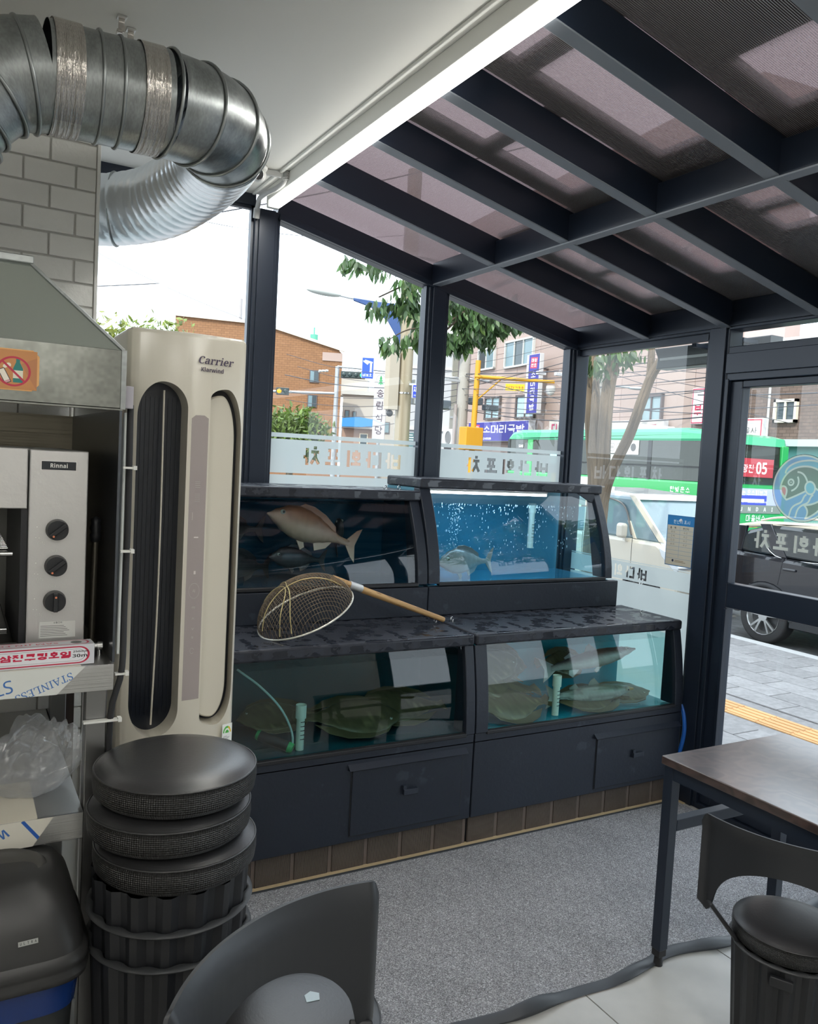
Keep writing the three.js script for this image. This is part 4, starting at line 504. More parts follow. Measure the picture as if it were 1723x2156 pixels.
// ---------- tower air conditioner ----------
{
  const ac = thing('tower_air_conditioner', 'tall cream tower air conditioner with two long dark louvre slots', 'air conditioner', [0.595, 0, -2.48], 0.0);
  const W = 0.172, Hh = 2.045, cream = mt([0.62, 0.58, 0.49], 0.28, 0, { clearcoat: 0.4, clearcoatRoughness: 0.2 });
  const plan = new THREE.Shape(); plan.moveTo(-W, 0.13); plan.lineTo(-W, -0.07); plan.quadraticCurveTo(-W, -0.098, -W + 0.02, -0.108); plan.quadraticCurveTo(0, -0.165, W - 0.02, -0.108); plan.quadraticCurveTo(W, -0.098, W, -0.07); plan.lineTo(W, 0.13); plan.quadraticCurveTo(W, 0.16, W - 0.04, 0.165); plan.lineTo(-W + 0.04, 0.165); plan.quadraticCurveTo(-W, 0.16, -W, 0.13);
  const body = new THREE.ExtrudeGeometry(plan, { depth: Hh - 0.024, bevelEnabled: true, bevelSize: 0.01, bevelThickness: 0.012, bevelOffset: -0.01, bevelSegments: 3, curveSegments: 24 }); body.rotateX(-PI / 2).translate(0, 0.012, 0);
  const capsule = (cx, hw, y0, y1, tl, tr, bl, br) => { const s = new THREE.Shape(), n = 18; const pts = []; const k = (cxq, cy, rx, ry, a0, a1) => { for (let i = 0; i <= n; i++) { const a = a0 + (a1 - a0) * i / n; pts.push([cxq + Math.cos(a) * rx, cy + Math.sin(a) * ry]); } }; k(cx, y1 - tr, hw, tr, 0, PI / 2); k(cx, y1 - tl, hw, tl, PI / 2, PI); k(cx, y0 + bl, hw, bl, PI, 1.5 * PI); k(cx, y0 + br, hw, br, 1.5 * PI, 2 * PI); return pts; };
  const slotA = capsule(-0.075, 0.067, 0.885, 1.902, 0.1, 0.075, 0.1, 0.08), slotB = capsule(0.108, 0.051, 0.9, 1.895, 0.03, 0.14, 0.03, 0.11);
  let res = new Brush(body); res.updateMatrixWorld(); const ev = new Evaluator(); ev.attributes = ['position', 'normal', 'uv'];
  for (const s of [slotA, slotB]) { const b = new Brush(push(s, 0.3).translate(0, 0, 0.045)); b.updateMatrixWorld(); res = ev.evaluate(res, b, SUBTRACTION); }
  const bodyG = toCreasedNormals(res.geometry.index ? res.geometry.toNonIndexed() : res.geometry, 0.6); bodyG.clearGroups(); part('casing', bodyG, cream, ac);
  part('louvre_bay', push(slotA, 0.012).translate(0, 0, 0.046), mt([0.006, 0.009, 0.016], 0.3), ac); part('louvre_bay', push(slotB, 0.012).translate(0, 0, 0.046), mt([0.012, 0.014, 0.02], 0.35), ac);
  part('louvre', Array.from({ length: 10 }, (_, i) => bx(-0.135 + i * 0.0125, -0.1342 + i * 0.0125, 0.93, 1.86, 0.058, 0.061)), mt([0.009, 0.012, 0.02], 0.4), ac);
  part('vane', tube([[-0.073, 0.91, 0.09], [-0.068, 1.2, 0.098], [-0.066, 1.5, 0.098], [-0.066, 1.88, 0.09]], 0.0028, 24, 8), cream, ac);
  part('inner_shroud', push(slotB.map(([x, y]) => [0.1 + (x - 0.108) * 0.82 - 0.002, 1.4 + (y - 1.4) * 0.965]), 0.05, 0.004).translate(0, 0, 0.05), cream, ac);
  const sp = part('control_strip', push([[0.002, 0], [0.052, 0.004], [0.052, 0.822], [0.04, 0.83], [0.014, 0.83], [0.002, 0.82]], 0.003, 0.001), mt([0.36, 0.31, 0.3], 0.25, 0, { clearcoat: 0.5, clearcoatRoughness: 0.1 }), ac); sp.position.set(0.0, 0.985, 0.1335);
  const icons = mt(0xffffff, 0.5, 0, { transparent: true, map: ctex(128, 1024, (g) => { g.strokeStyle = g.fillStyle = '#cfc6c4'; g.lineWidth = 2; g.beginPath(); g.arc(64, 600, 38, 0, 7); g.stroke(); g.font = '18px sans-serif'; g.textAlign = 'center'; for (let i = 0; i < 4; i++) g.fillRect(44, 60 + i * 9, 40, 2); for (let i = 0; i < 5; i++) g.fillRect(44, 120 + i * 9, 40, 2); g.fillRect(30, 210, 4, 40); g.fillText('PM', 64, 690); g.fillText('M', 64, 840); g.beginPath(); g.moveTo(54, 744); g.lineTo(64, 734); g.lineTo(74, 744); g.moveTo(54, 784); g.lineTo(64, 794); g.lineTo(74, 784); g.stroke(); g.beginPath(); g.arc(64, 900, 14, 0.6, 6); g.stroke(); g.font = '22px sans-serif'; g.fillText('AI', 64, 608); g.fillRect(56, 500, 16, 18); g.fillRect(48, 330, 34, 8); }) }); label('control_icons', 0.05, 0.6, icons, ac, [0.027, 1.36, 0.1372]);
  const logo = mt(0xffffff, 0.4, 0, { transparent: true, map: ctex(512, 256, (g) => { g.fillStyle = '#4a3f55'; g.save(); g.transform(1, 0, -0.22, 1, 40, 0); g.font = 'bold 118px serif'; g.fillText('Carrier', 36, 110); g.restore(); g.font = 'bold 68px sans-serif'; g.fillText('Klarwind', 92, 200); }) }); label('logo_print', 0.125, 0.0625, logo, ac, [0.062, 1.957, 0.1345], 0.16);
  const en = print(128, 192, (g) => { g.fillStyle = '#e9ebe6'; g.fillRect(0, 0, 128, 192); g.lineWidth = 16; g.strokeStyle = '#52b04a'; g.beginPath(); g.arc(64, 70, 44, PI, 1.6 * PI); g.stroke(); g.strokeStyle = '#e3c13c'; g.beginPath(); g.arc(64, 70, 44, 1.6 * PI, 2 * PI); g.stroke(); g.fillStyle = '#4aa843'; g.beginPath(); g.arc(64, 72, 24, PI, 0); g.fill(); g.fillStyle = '#777'; for (let i = 0; i < 7; i++) g.fillRect(16, 96 + i * 9, 50 + (i * 31) % 40, 3); g.fillStyle = '#4aa843'; g.fillRect(0, 166, 128, 26); }); label('energy_label', 0.036, 0.075, en, ac, [0.147, 0.86, 0.1205], 0.36);
  part('top_seam', bx(-W + 0.012, W - 0.012, Hh - 0.004, Hh + 0.002, -0.15, 0.1, 0.002), cream, ac);
}
// ---------- drum stools and chairs ----------
const weave = dtex(128, 128, (u, v) => { const a = Math.sin((u + v) * 2 * PI * 8), b = Math.sin((u - v) * 2 * PI * 8); return 0.5 + 0.5 * a * b; }, false, 14, 1.1);
const leather = mt([0.02, 0.02, 0.022], 0.36, 0, { bumpMap: bumpFine, bumpScale: 0.0003, clearcoat: 0.7, clearcoatRoughness: 0.38 }), leatherSide = mt([0.02, 0.0195, 0.0195], 0.32, 0, { bumpMap: weave, bumpScale: 0.003 }), drumM = mt([0.013, 0.014, 0.017], 0.48), rimM = mt([0.04, 0.042, 0.045], 0.45);
const R = 0.195;
const cushTop = lathe([[0, 0.088], [0.06, 0.0878], [0.12, 0.086], [0.158, 0.081], [R - 0.012, 0.072], [R - 0.003, 0.063]], 64), cushSide = lathe([[R - 0.003, 0.063], [R, 0.055], [R + 0.001, 0.035], [R - 0.002, 0.012], [R - 0.014, 0.0]], 64), cushBase = lathe([[R - 0.014, 0], [0, 0]], 48), piping = new THREE.TorusGeometry(R - 0.002, 0.0025, 6, 64).rotateX(PI / 2).translate(0, 0.0635, 0);
function cushion(parent, y) { const c = new THREE.Group(); c.name = 'cushion'; c.position.y = y; parent.add(c); part('cushion_top', cushTop, leather, c); part('cushion_side', cushSide, leatherSide, c); part('cushion_base', cushBase, leather, c); part('piping', piping, leather, c); return c; }
// fluted drum: radius swings between ribs, wavy lip at the mouth
function drumGeo(h, r0, r1, ribs = 16) { const N = ribs * 8, pos = [], idx = [], lv = [0, 0.02, 0.5, 0.97, 1]; for (const t of lv) for (let i = 0; i < N; i++) { const a = i / N * 2 * PI, s = Math.sin(a * ribs), f = s > 0.2 ? 0.006 : s < -0.2 ? -0.006 : 0, r = r0 + (r1 - r0) * t + f; pos.push(Math.sin(a) * r, t * h, Math.cos(a) * r); } for (let k = 0; k + 1 < lv.length; k++) for (let i = 0; i < N; i++) { const a = k * N + i, b = k * N + (i + 1) % N; idx.push(a, b, a + N, b, b + N, a + N); } const g = new THREE.BufferGeometry(); g.setAttribute('position', new THREE.Float32BufferAttribute(pos, 3)); g.setIndex(idx); return toCreasedNormals(g.toNonIndexed ? (g.computeVertexNormals(), g.toNonIndexed()) : g, 0.4); }
function lipGeo(r, ribs = 16) { const N = ribs * 8, pos = [], idx = []; const pr = [[-0.012, 0.0], [0.004, 0.0], [0.008, 0.006], [-0.008, 0.01]]; for (const [dr, dy] of pr) for (let i = 0; i < N; i++) { const a = i / N * 2 * PI, w = dr < 0 ? 0.005 * Math.sin(a * ribs) : 0; pos.push(Math.sin(a) * (r + dr + w), dy, Math.cos(a) * (r + dr + w)); } for (let k = 0; k < 4; k++) for (let i = 0; i < N; i++) { const a = k * N + i, b = k * N + (i + 1) % N, c = ((k + 1) % 4) * N + i, d = ((k + 1) % 4) * N + (i + 1) % N; idx.push(a, b, c, b, d, c); } const g = new THREE.BufferGeometry(); g.setAttribute('position', new THREE.Float32BufferAttribute(pos, 3)); g.setIndex(idx); g.computeVertexNormals(); return g; }
{
  const X = 0.497, Z = -1.985, drum = drumGeo(0.535, 0.155, 0.183), lip = lipGeo(0.192), grp = 'stack of black drum stools';
  ['lowest black drum stool of the stack, standing on the floor', 'middle black drum stool of the stack, nested in the lowest', 'black fluted drum stool carrying the three seat cushions of the stack'].forEach((l, i) => { const s = thing('drum_stool', l, 'stool', [X, i * 0.082, Z], 0.4 * i, grp); part('drum', drum, drumM, s); if (i < 2) part('lip', lip, rimM, s).position.y = 0.526; part('foot_disc', new THREE.CylinderGeometry(0.155, 0.153, 0.012, 40).translate(0, 0.006, 0), drumM, s); });
  const y0 = 0.535 + 2 * 0.082 + 0.003;
  [['bottom black seat cushion of the stack, lying on the fluted drum', 0.008, 0.004], ['middle black seat cushion of the stack', -0.008, 0.0], ['top black round seat cushion of the stack with dusty leather', 0.004, -0.004]].forEach(([l, dx, dz], i) => { const s = thing('seat_cushion', l, 'cushion', [X + dx, y0 + i * 0.0885, Z + dz], i * 1.3, 'stacked round seat cushions'); part('cushion_top', cushTop, leather, s); part('cushion_side', cushSide, leatherSide, s); part('cushion_base', cushBase, leather, s); part('piping', piping, leather, s); });
  // single stool behind the foreground chair
  const single = (name, lab, x, z) => { const s = thing(name, lab, 'stool', [x, 0, z]); part('drum', drumGeo(0.41, 0.15, 0.175), drumM, s); const q = part('lip', lipGeo(0.18), rimM, s); q.position.y = 0.4; const c = cushion(s, 0.411); c.scale.setScalar(0.93); return s; };
  const ds = single('drum_stool', 'black drum stool with a dusty seat behind the foreground chair back', 0.7, -1.61);
  part('paper_scrap', push([[-0.018, -0.012], [0.012, -0.016], [0.02, 0.006], [0.004, 0.02], [-0.014, 0.012]], 0.001).rotateX(-PI / 2), mt([0.55, 0.66, 0.72], 0.6), ds).position.set(0.035, 0.493, -0.02);
  // chair: drum seat and a curved back panel with an arched lower edge
  const ch = thing('drum_chair', 'black drum chair with curved back cut off by the lower edge of the picture', 'chair', [0.615, 0, -1.235], PI + 0.453, 'black drum chairs');
  const shell = (() => {
    const nu = 72, nv = 20, A = 37 * PI / 180, RC = 0.44, pos = [], idx = [];
    const pt = (i, j, off) => { const k = -1 + 2 * i / nu, a = k * A, e = Math.max(0, Math.abs(k) - 0.93) / 0.07, yt = 0.83 - 0.03 * e * e * e, kb = Math.abs(k) / 0.84, yb = kb < 1 ? 0.53 + 0.175 * Math.pow(1 - kb * kb, 0.5) : 0.53 - 0.03 * Math.sin((1 - Math.abs(k)) / 0.16 * PI), y = yb + (yt - yb) * j / nv, f = y > 0.77 ? (y - 0.77) ** 2 * 5 : 0, fe = 0.02 * e * e, r = RC + f + fe + off; return [-Math.sin(a) * r, y, -0.24 + Math.cos(a) * r]; };
    for (const off of [0, 0.007]) for (let i = 0; i <= nu; i++) for (let j = 0; j <= nv; j++) pos.push(...pt(i, j, off));
    const row = nv + 1, B = (nu + 1) * row; for (let i = 0; i < nu; i++) for (let j = 0; j < nv; j++) { const a = i * row + j, b = a + row; idx.push(a, b, a + 1, b, b + 1, a + 1, B + a, B + a + 1, B + b, B + b, B + a + 1, B + b + 1); }
    for (let i = 0; i < nu; i++) for (const j of [0, nv]) { const a = i * row + j, b = a + row; idx.push(a, B + a, b, b, B + a, B + b); } for (let j = 0; j < nv; j++) for (const i of [0, nu]) { const a = i * row + j; idx.push(a, a + 1, B + a, B + a, a + 1, B + a + 1); }
    const g = new THREE.BufferGeometry(); g.setAttribute('position', new THREE.Float32BufferAttribute(pos, 3)); g.setIndex(idx); g.computeVertexNormals(); return toCreasedNormals(g.toNonIndexed(), 0.9);
  })();
  part('drum', drumGeo(0.41, 0.15, 0.175), drumM, ch); const lp = part('lip', lipGeo(0.18), rimM, ch); lp.position.y = 0.4; cushion(ch, 0.411).scale.setScalar(0.93);
  part('back_shell', shell, mt([0.018, 0.02, 0.024], 0.42, 0, { bumpMap: bumpFine, bumpScale: 0.0004 }), ch);
  for (const s of [-1, 1]) part('back_bracket', bar([s * 0.245, 0.535, 0.135], [s * 0.155, 0.4, 0.075], 0.05, 0.014, 0.004), drumM, ch);
  part('latch_tab', bx(-0.035, 0.035, 0.345, 0.378, 0.172, 0.19, 0.004), drumM, ch);
  dup(ch, [2.183, 0, -1.448], -PI / 3, 'black drum chair with curved back pushed up to the dark table').scale.setScalar(0.88);
}
// ---------- table ----------
{
  const walnut = dtex(512, 512, (u, v) => { const w = fbm(u * 1, v * 1, 0, 3), k = 0.5 + 0.5 * Math.sin((v * 5 + w * 6) * 2 * PI * 1.1), n = fbm(u, v, 2, 5); return mixc([0.2, 0.16, 0.15], [0.34, 0.27, 0.25], k * 0.6 + 0.4 * n); }, true, 1.2);
  const t = thing('dining_table', 'dark brown wood grain table on black square steel legs', 'table', [2.17, 0, -1.97]);
  part('top', bx(0, 0.66, 0.715, 0.745, 0, 1.15, 0.004), mt(0xffffff, 0.34, 0, { map: walnut, clearcoat: 1, clearcoatRoughness: 0.22 }), t);
  const leg = (x, z) => { const l = part('leg', bx(x, x + 0.04, 0.06, 0.715, z, z + 0.04, 0.003), M.frame, t); part('foot', [bx(x + 0.002, x + 0.038, 0.035, 0.06, z + 0.002, z + 0.038, 0.003), new THREE.CylinderGeometry(0.014, 0.016, 0.035, 16).translate(x + 0.02, 0.0175, z + 0.02)], M.rubber, l); };
  for (const x of [0.005, 0.615]) for (const z of [0.01, 1.1]) leg(x, z);
  part('apron', [bx(0.045, 0.615, 0.672, 0.715, 0.012, 0.04), bx(0.045, 0.615, 0.672, 0.715, 1.11, 1.138), bx(0.008, 0.036, 0.672, 0.715, 0.05, 1.1), bx(0.624, 0.652, 0.672, 0.715, 0.05, 1.1)], M.frame, t);
  part('stretcher', bx(0.045, 0.615, 0.485, 0.525, 0.012, 0.05, 0.003), M.frame, t); part('stretcher', bx(0.045, 0.615, 0.485, 0.525, 1.1, 1.138, 0.003), M.frame, t);
  part('shelf_lath', bx(0.3, 0.315, 0.6, 0.625, 0.3, 0.9), mt([0.35, 0.25, 0.15], 0.6), t);
}
// ---------- waste bin ----------
{
  const b = thing('waste_bin', 'dark grey plastic waste bin with swing lid and blue bag', 'bin', [0.125, 0, -2.06]); b.scale.y = 1.13; const pm = mt([0.03, 0.03, 0.03], 0.42, 0, { bumpMap: bumpFine, bumpScale: 0.0005 });
  const loft = (rings, m, n) => { const N = 48, pos = [], idx = []; for (const [w, d, y, pw = 5] of rings) for (let i = 0; i < N; i++) { const a = i / N * 2 * PI, c = Math.cos(a), s = Math.sin(a), e = 2 / pw; pos.push(Math.sign(c) * Math.abs(c) ** e * w, y, Math.sign(s) * Math.abs(s) ** e * d); } for (let k = 0; k + 1 < rings.length; k++) for (let i = 0; i < N; i++) { const a = k * N + i, q = k * N + (i + 1) % N; idx.push(a, a + N, q, q, a + N, q + N); } const g = new THREE.BufferGeometry(); g.setAttribute('position', new THREE.Float32BufferAttribute(pos, 3)); g.setIndex(idx); g.computeVertexNormals(); return part(n, g, m, b); };
  loft([[0, 0, 0], [0.12, 0.14, 0], [0.125, 0.145, 0.02], [0.148, 0.168, 0.4], [0.15, 0.17, 0.47]], mt([0.03, 0.034, 0.036], 0.45), 'body');
  loft([[0.152, 0.171, 0.39], [0.157, 0.177, 0.43], [0.16, 0.182, 0.47], [0.158, 0.18, 0.485]], mt([0.012, 0.05, 0.24], 0.25, 0, { transmission: 0.3, thickness: 0, bumpMap: bumpCoarse, bumpScale: 0.012 }), 'bag_rim');
  const collar = loft([[0.16, 0.185, 0.455], [0.175, 0.2, 0.46], [0.178, 0.203, 0.472], [0.17, 0.195, 0.48], [0.175, 0.2, 0.487], [0.176, 0.201, 0.5], [0.166, 0.19, 0.512]], pm, 'collar');
  loft([[0.166, 0.19, 0.512], [0.162, 0.186, 0.53], [0.152, 0.172, 0.57, 4], [0.14, 0.15, 0.605, 3.5], [0.122, 0.12, 0.63, 3], [0.1, 0.095, 0.64, 2.6], [0.06, 0.055, 0.645, 2.4], [0, 0, 0.646]], pm, 'lid');
  const fl = part('swing_flap', lathe([[0, 0.012], [0.055, 0.014], [0.075, 0.018], [0.088, 0.022], [0.1, 0.014], [0.104, 0]], 40).scale(1, 1, 0.62), mt([0.06, 0.058, 0.054], 0.4), b); fl.position.set(-0.01, 0.628, 0.02); fl.rotation.x = 0.28;
  label('badge', 0.04, 0.009, print(256, 58, (g) => { g.fillStyle = '#9a9c98'; g.fillRect(0, 0, 256, 58); g.fillStyle = '#25282a'; g.font = 'bold 40px monospace'; g.textAlign = 'center'; g.fillText('U L T R A', 128, 43); }), b, [0.04, 0.555, 0.183], 0.05, -0.42);
}
// ---------- mat by the tanks ----------
{
  const carpet = dtex(1024, 1024, (u, v) => { const n = nz[5](u * 3, v * 3), m = nz[5](u * 2 + 0.3, v * 2 + 0.7), q = nz[4](u * 3, v * 3), l = fbm(u, v, 0, 2); const k = 0.33 + 0.56 * Math.pow((n + m + q) / 3, 1.5) * 1.2 + 0.07 * (l - 0.5); return [k, k * 1.005, k * 1.03]; }, true, 1.6);
  const carpetB = dtex(512, 512, (u, v) => (nz[5](u * 2, v * 2) + nz[5](u * 2 + 0.4, v * 2 + 0.2)) / 2, false, 1.6);
  const m = thing('floor_mat', 'large grey loop pile mat with black rubber edging in front of the tanks', 'mat', [0, 0, 0]);
  const zf = (x) => -1.955 + 0.014 * Math.sin(x * 7.3 + 1) + 0.012 * Math.sin(x * 13.1), lift = (x) => Math.max(0, 0.012 * Math.sin(x * 8.4 + 0.6)) + Math.max(0, 0.012 * Math.sin(x * 15 + 2));
  const N = 90, K = 40, pos = [], uv = [], idx = []; for (let i = 0; i <= N; i++) for (let j = 0; j <= K; j++) { const x = 0.95 + (3.355 - 0.95) * i / N, t = j / K, z = -2.93 + (zf(x) + 2.93) * t, y = 0.008 + lift(x) * Math.pow(t, 12) + 0.006 * Math.exp(-Math.pow((z + 2.12 + 0.18 * (x - 1.6)) / 0.03, 2)) + 0.003 * Math.exp(-Math.pow((z + 2.5 - 0.1 * (x - 2)) / 0.03, 2)); pos.push(x, y, z); uv.push(x, z); }
  for (let i = 0; i < N; i++) for (let j = 0; j < K; j++) { const a = i * (K + 1) + j, b = a + K + 1; idx.push(a, a + 1, b, b, a + 1, b + 1); }
  const g = new THREE.BufferGeometry(); g.setAttribute('position', new THREE.Float32BufferAttribute(pos, 3)); g.setAttribute('uv', new THREE.Float32BufferAttribute(uv, 2)); g.setIndex(idx); g.computeVertexNormals(); part('pile', g, mt(0xffffff, 0.95, 0, { map: carpet, bumpMap: carpetB, bumpScale: 0.006 }), m);
  const ep = [], ei = []; for (let i = 0; i <= N; i++) { const x = 0.95 + (3.355 - 0.95) * i / N, z = zf(x), y = lift(x); ep.push(x, 0.0085 + y, z - 0.006, x, 0.0095 + y, z + 0.004, x, 0.004 + y * 0.8, z + 0.036, x, 0.0008, z + 0.03); } for (let i = 0; i < N; i++) for (let k = 0; k < 3; k++) { const a = i * 4 + k; ei.push(a, a + 1, a + 4, a + 4, a + 1, a + 5); } const eg = new THREE.BufferGeometry(); eg.setAttribute('position', new THREE.Float32BufferAttribute(ep, 3)); eg.setIndex(ei); eg.computeVertexNormals(); const edM = mt([0.045, 0.05, 0.058], 0.42); part('edging', eg, edM, m);
  part('edging', bx(0.95, 3.355, 0.001, 0.01, -2.945, -2.928, 0.003), edM, m);
  const cap = one('bottle_cap', 'small shiny cap lying on the mat beside the door wall', 'cap', lathe([[0, 0.012], [0.016, 0.012], [0.018, 0.008], [0.018, 0]], 20), M.chrome); cap.position.set(3.31, 0.0085, -2.72);
}
// ---------- camera, conduit and notice ----------
{
  const c = thing('security_camera', 'small white dome security camera on the ceiling beside the duct', 'camera', [1.172, 2.985, -3.6]);
  part('base', lathe([[0, 0], [0.04, 0], [0.042, -0.012], [0.036, -0.022], [0, -0.022]], 28), M.white, c); part('ball', sph(0.033, 20, 14), M.white, c).position.set(0, -0.043, 0.008); part('lens', new THREE.CylinderGeometry(0.023, 0.025, 0.01, 24).rotateX(PI / 2 + 0.3), M.black, c).position.set(-0.012, -0.05, 0.035); part('lens_ring', new THREE.TorusGeometry(0.024, 0.003, 8, 28).rotateX(0.3), M.chrome, c).position.set(-0.012, -0.05, 0.037);
  const k = thing('cable_conduit', 'grey flexible conduit running from the camera to the light', 'conduit', [0.035, 0.035, -0.1]), cm = mt([0.45, 0.45, 0.44], 0.5);
  part('bracket', bar([1.17, 2.935, -3.52], [1.25, 2.93, -3.5], 0.02, 0.025, 0.004), cm, k); part('hose', tube([[1.265, 2.95, -3.49], [1.268, 2.915, -3.5], [1.255, 2.895, -3.56], [1.235, 2.89, -3.66], [1.235, 2.89, -3.76], [1.255, 2.885, -3.84], [1.26, 2.86, -3.88]], 0.012, 60, 10), cm, k); part('ring', Array.from({ length: 8 }, (_, i) => new THREE.TorusGeometry(0.0135, 0.002, 6, 14).rotateX(PI / 2).translate(1.266, 2.945 - i * 0.005, -3.492)), cm, k); part('gland', rod([1.26, 2.875, -3.87], [1.262, 2.83, -3.885], 0.016, 0.016, 12), cm, k);
  const n = thing('notice_board', 'blue topped country of origin notice hanging on the glass by the door post', 'notice', [3.445, 1.222, -3.113]);
  const nt = print(512, 768, (g, w, h) => { g.fillStyle = '#cfc8b4'; g.fillRect(0, 0, w, h); g.fillStyle = '#1f7fc0'; g.fillRect(0, 0, w, 150); write(g, '원산지 표시', 118, 62, 58, { w: 0.13, color: '#d8e6ee', adv: 1.05 }); write(g, '품 목', 60, 172, 34, { w: 0.13, color: '#3a3a3a', adv: 1.6 }); write(g, '원산지', 310, 172, 34, { w: 0.13, color: '#3a3a3a' }); g.strokeStyle = '#5b86b0'; g.lineWidth = 3; for (let i = 0; i < 8; i++) { g.beginPath(); g.moveTo(8, 222 + i * 62); g.lineTo(w - 8, 222 + i * 62); g.stroke(); } g.beginPath(); g.moveTo(250, 160); g.lineTo(250, 640); g.stroke(); ['광어', '우럭', '도미', '숭어', ''].forEach((t, i) => { write(g, t, 80, 234 + i * 62, 34, { w: 0.07, color: '#6b6458', adv: 1.3 }); write(g, i < 4 ? '국산' : '', 320, 234 + i * 62, 34, { w: 0.07, color: '#6b6458', adv: 1.3 }); }); g.fillStyle = '#2c3448'; g.beginPath(); g.arc(150, 690, 20, 0, 7); g.fill(); g.fillStyle = '#99876a'; g.fillRect(185, 680, 170, 10); g.fillRect(185, 700, 210, 10); g.strokeStyle = '#2a70a8'; g.lineWidth = 10; g.strokeRect(4, 4, w - 8, h - 8); });
  part('board', bx(-0.0015, 0.0015, 0, 0.275, -0.094, 0.094), mt([0.04, 0.2, 0.4], 0.5), n); label('notice_print', 0.186, 0.273, nt, n, [-0.0022, 0.1375, 0], -PI / 2); part('suction_cup', new THREE.CylinderGeometry(0.006, 0.009, 0.006, 16).rotateZ(PI / 2), mt([0.85, 0.86, 0.88], 0.3), n).position.set(-0.005, 0.25, 0.0);
}
// ---------- outside: ground ----------
const asphalt = mt(0xffffff, 0.9, 0, { map: dtex(256, 256, (u, v) => { const k = 0.36 + 0.14 * (fbm(u, v, 3, 5) - 0.5) + 0.06 * (fbm(u, v, 0, 2) - 0.5); return [k, k, k * 1.01]; }, true, 0.5) });
const paveTex = dtex(256, 256, (u, v) => { const k = 0.66 + 0.14 * (fbm(u, v, 3, 5) - 0.5) + 0.08 * (fbm(u, v, 0, 2) - 0.5); return [k, k * 0.985, k * 0.975]; });
const paveM = [0.95, 1, 0.88, 1.05].map((k, i) => { const t = paveTex.clone(); t.offset.set(i * 0.23, i * 0.41); return mt([0.62 * k, 0.62 * k, 0.63 * k], 0.85, 0, { map: t }); });
const ROAD = -0.3, WALK = -0.15;
{
  struct('ground_road', bx(-60, 70, ROAD - 0.2, ROAD, -140, 25), asphalt);
  const near = structGroup('floor_pavement'); struct('base', [bx(3.5, 8.0, ROAD, WALK - 0.012, -19, 12), bx(-12, 3.5, ROAD, WALK - 0.012, -19, -4.15)], paveM[2], near);
  struct('plain_paving', [bx(3.5, 8.0, WALK - 0.012, WALK, -19, -7.2), bx(3.5, 8.0, WALK - 0.012, WALK, -2.4, 12), bx(-12, 3.5, WALK - 0.012, WALK, -19, -4.15)], paveM[1], near);
  struct('kerb', bx(8.0, 8.15, ROAD, WALK + 0.005, -19, 12, 0.01), mt([0.42, 0.42, 0.41], 0.8), near);
  const pg = bx(-0.145, 0.145, -0.012, 0, -0.295, 0.295, 0.004), cols = []; for (let x = 3.66; x < 7.98; x += 0.3) cols.push(x);
  cols.forEach((x, i) => { if (Math.abs(x - 5.61) < 0.2) return; for (let z = -6.9 + (i % 2) * 0.3; z < -2.3; z += 0.6) { const q = struct('paver', pg, paveM[(i * 7 + Math.round(z * 5) + 400) % 4], near); q.position.set(x, WALK, z); } });
  const yel = [0.95, 1.05].map((k) => mt([0.56 * k, 0.31 * k, 0.13 * k], 0.75)), tg = join([bx(-0.148, 0.148, -0.012, -0.001, -0.148, 0.148, 0.003), ...[-0.105, -0.035, 0.035, 0.105].map((d) => bx(d - 0.018, d + 0.018, -0.002, 0.005, -0.14, 0.14, 0.003))]);
  for (let z = -6.9, i = 0; z < -2.3; z += 0.3, i++) { const q = struct('tactile_tile', tg, yel[i % 2], near); q.position.set(5.6, WALK, z); }
  struct('floor_far_pavement', bx(15.8, 17.9, ROAD, WALK, -24, 12), paveM[0]);
}
// ---------- buildings ----------
const paneM = mt([0.16, 0.24, 0.27], 0.08), paneD = mt([0.05, 0.07, 0.08], 0.08), frW = mt([0.5, 0.5, 0.48], 0.5), frD = mt([0.1, 0.08, 0.08], 0.5);
// window on a wall whose outside is local -z; x to the left seen from the street
function win(b, x, y, w, h, fr = frW, pm = paneM, split = 2, z = 0) { const f = part('window', [bx(x - w / 2, x + w / 2, y - h / 2, y - h / 2 + 0.07, z - 0.1, z + 0.02), bx(x - w / 2, x + w / 2, y + h / 2 - 0.07, y + h / 2, z - 0.1, z + 0.02), bx(x - w / 2, x - w / 2 + 0.06, y - h / 2, y + h / 2, z - 0.1, z + 0.02), bx(x + w / 2 - 0.06, x + w / 2, y - h / 2, y + h / 2, z - 0.1, z + 0.02)], fr, b); for (let i = 0; i < split; i++) { const a = x - w / 2 + 0.06 + i * (w - 0.12) / split, c = a + (w - 0.12) / split; part('pane', bx(a + 0.02, c - 0.02, y - h / 2 + 0.07, y + h / 2 - 0.07, z - 0.05, z - 0.03), i % 2 && pm === paneM ? paneD : pm, f); if (i) part('mullion', bx(a - 0.025, a + 0.025, y - h / 2, y + h / 2, z - 0.09, z - 0.02), fr, f); } return f; }
function signBoard(name, lab, pos, turn, w, h, d, mat, group) { const s = thing(name, lab, 'sign', pos, turn, group); part('box', bx(-w / 2, w / 2, 0, h, -d / 2, d / 2, 0.02), mt([0.5, 0.5, 0.51], 0.5), s); label('face', w - 0.04, h - 0.04, mat, s, [0, h / 2, -d / 2 - 0.004], PI); return s; }
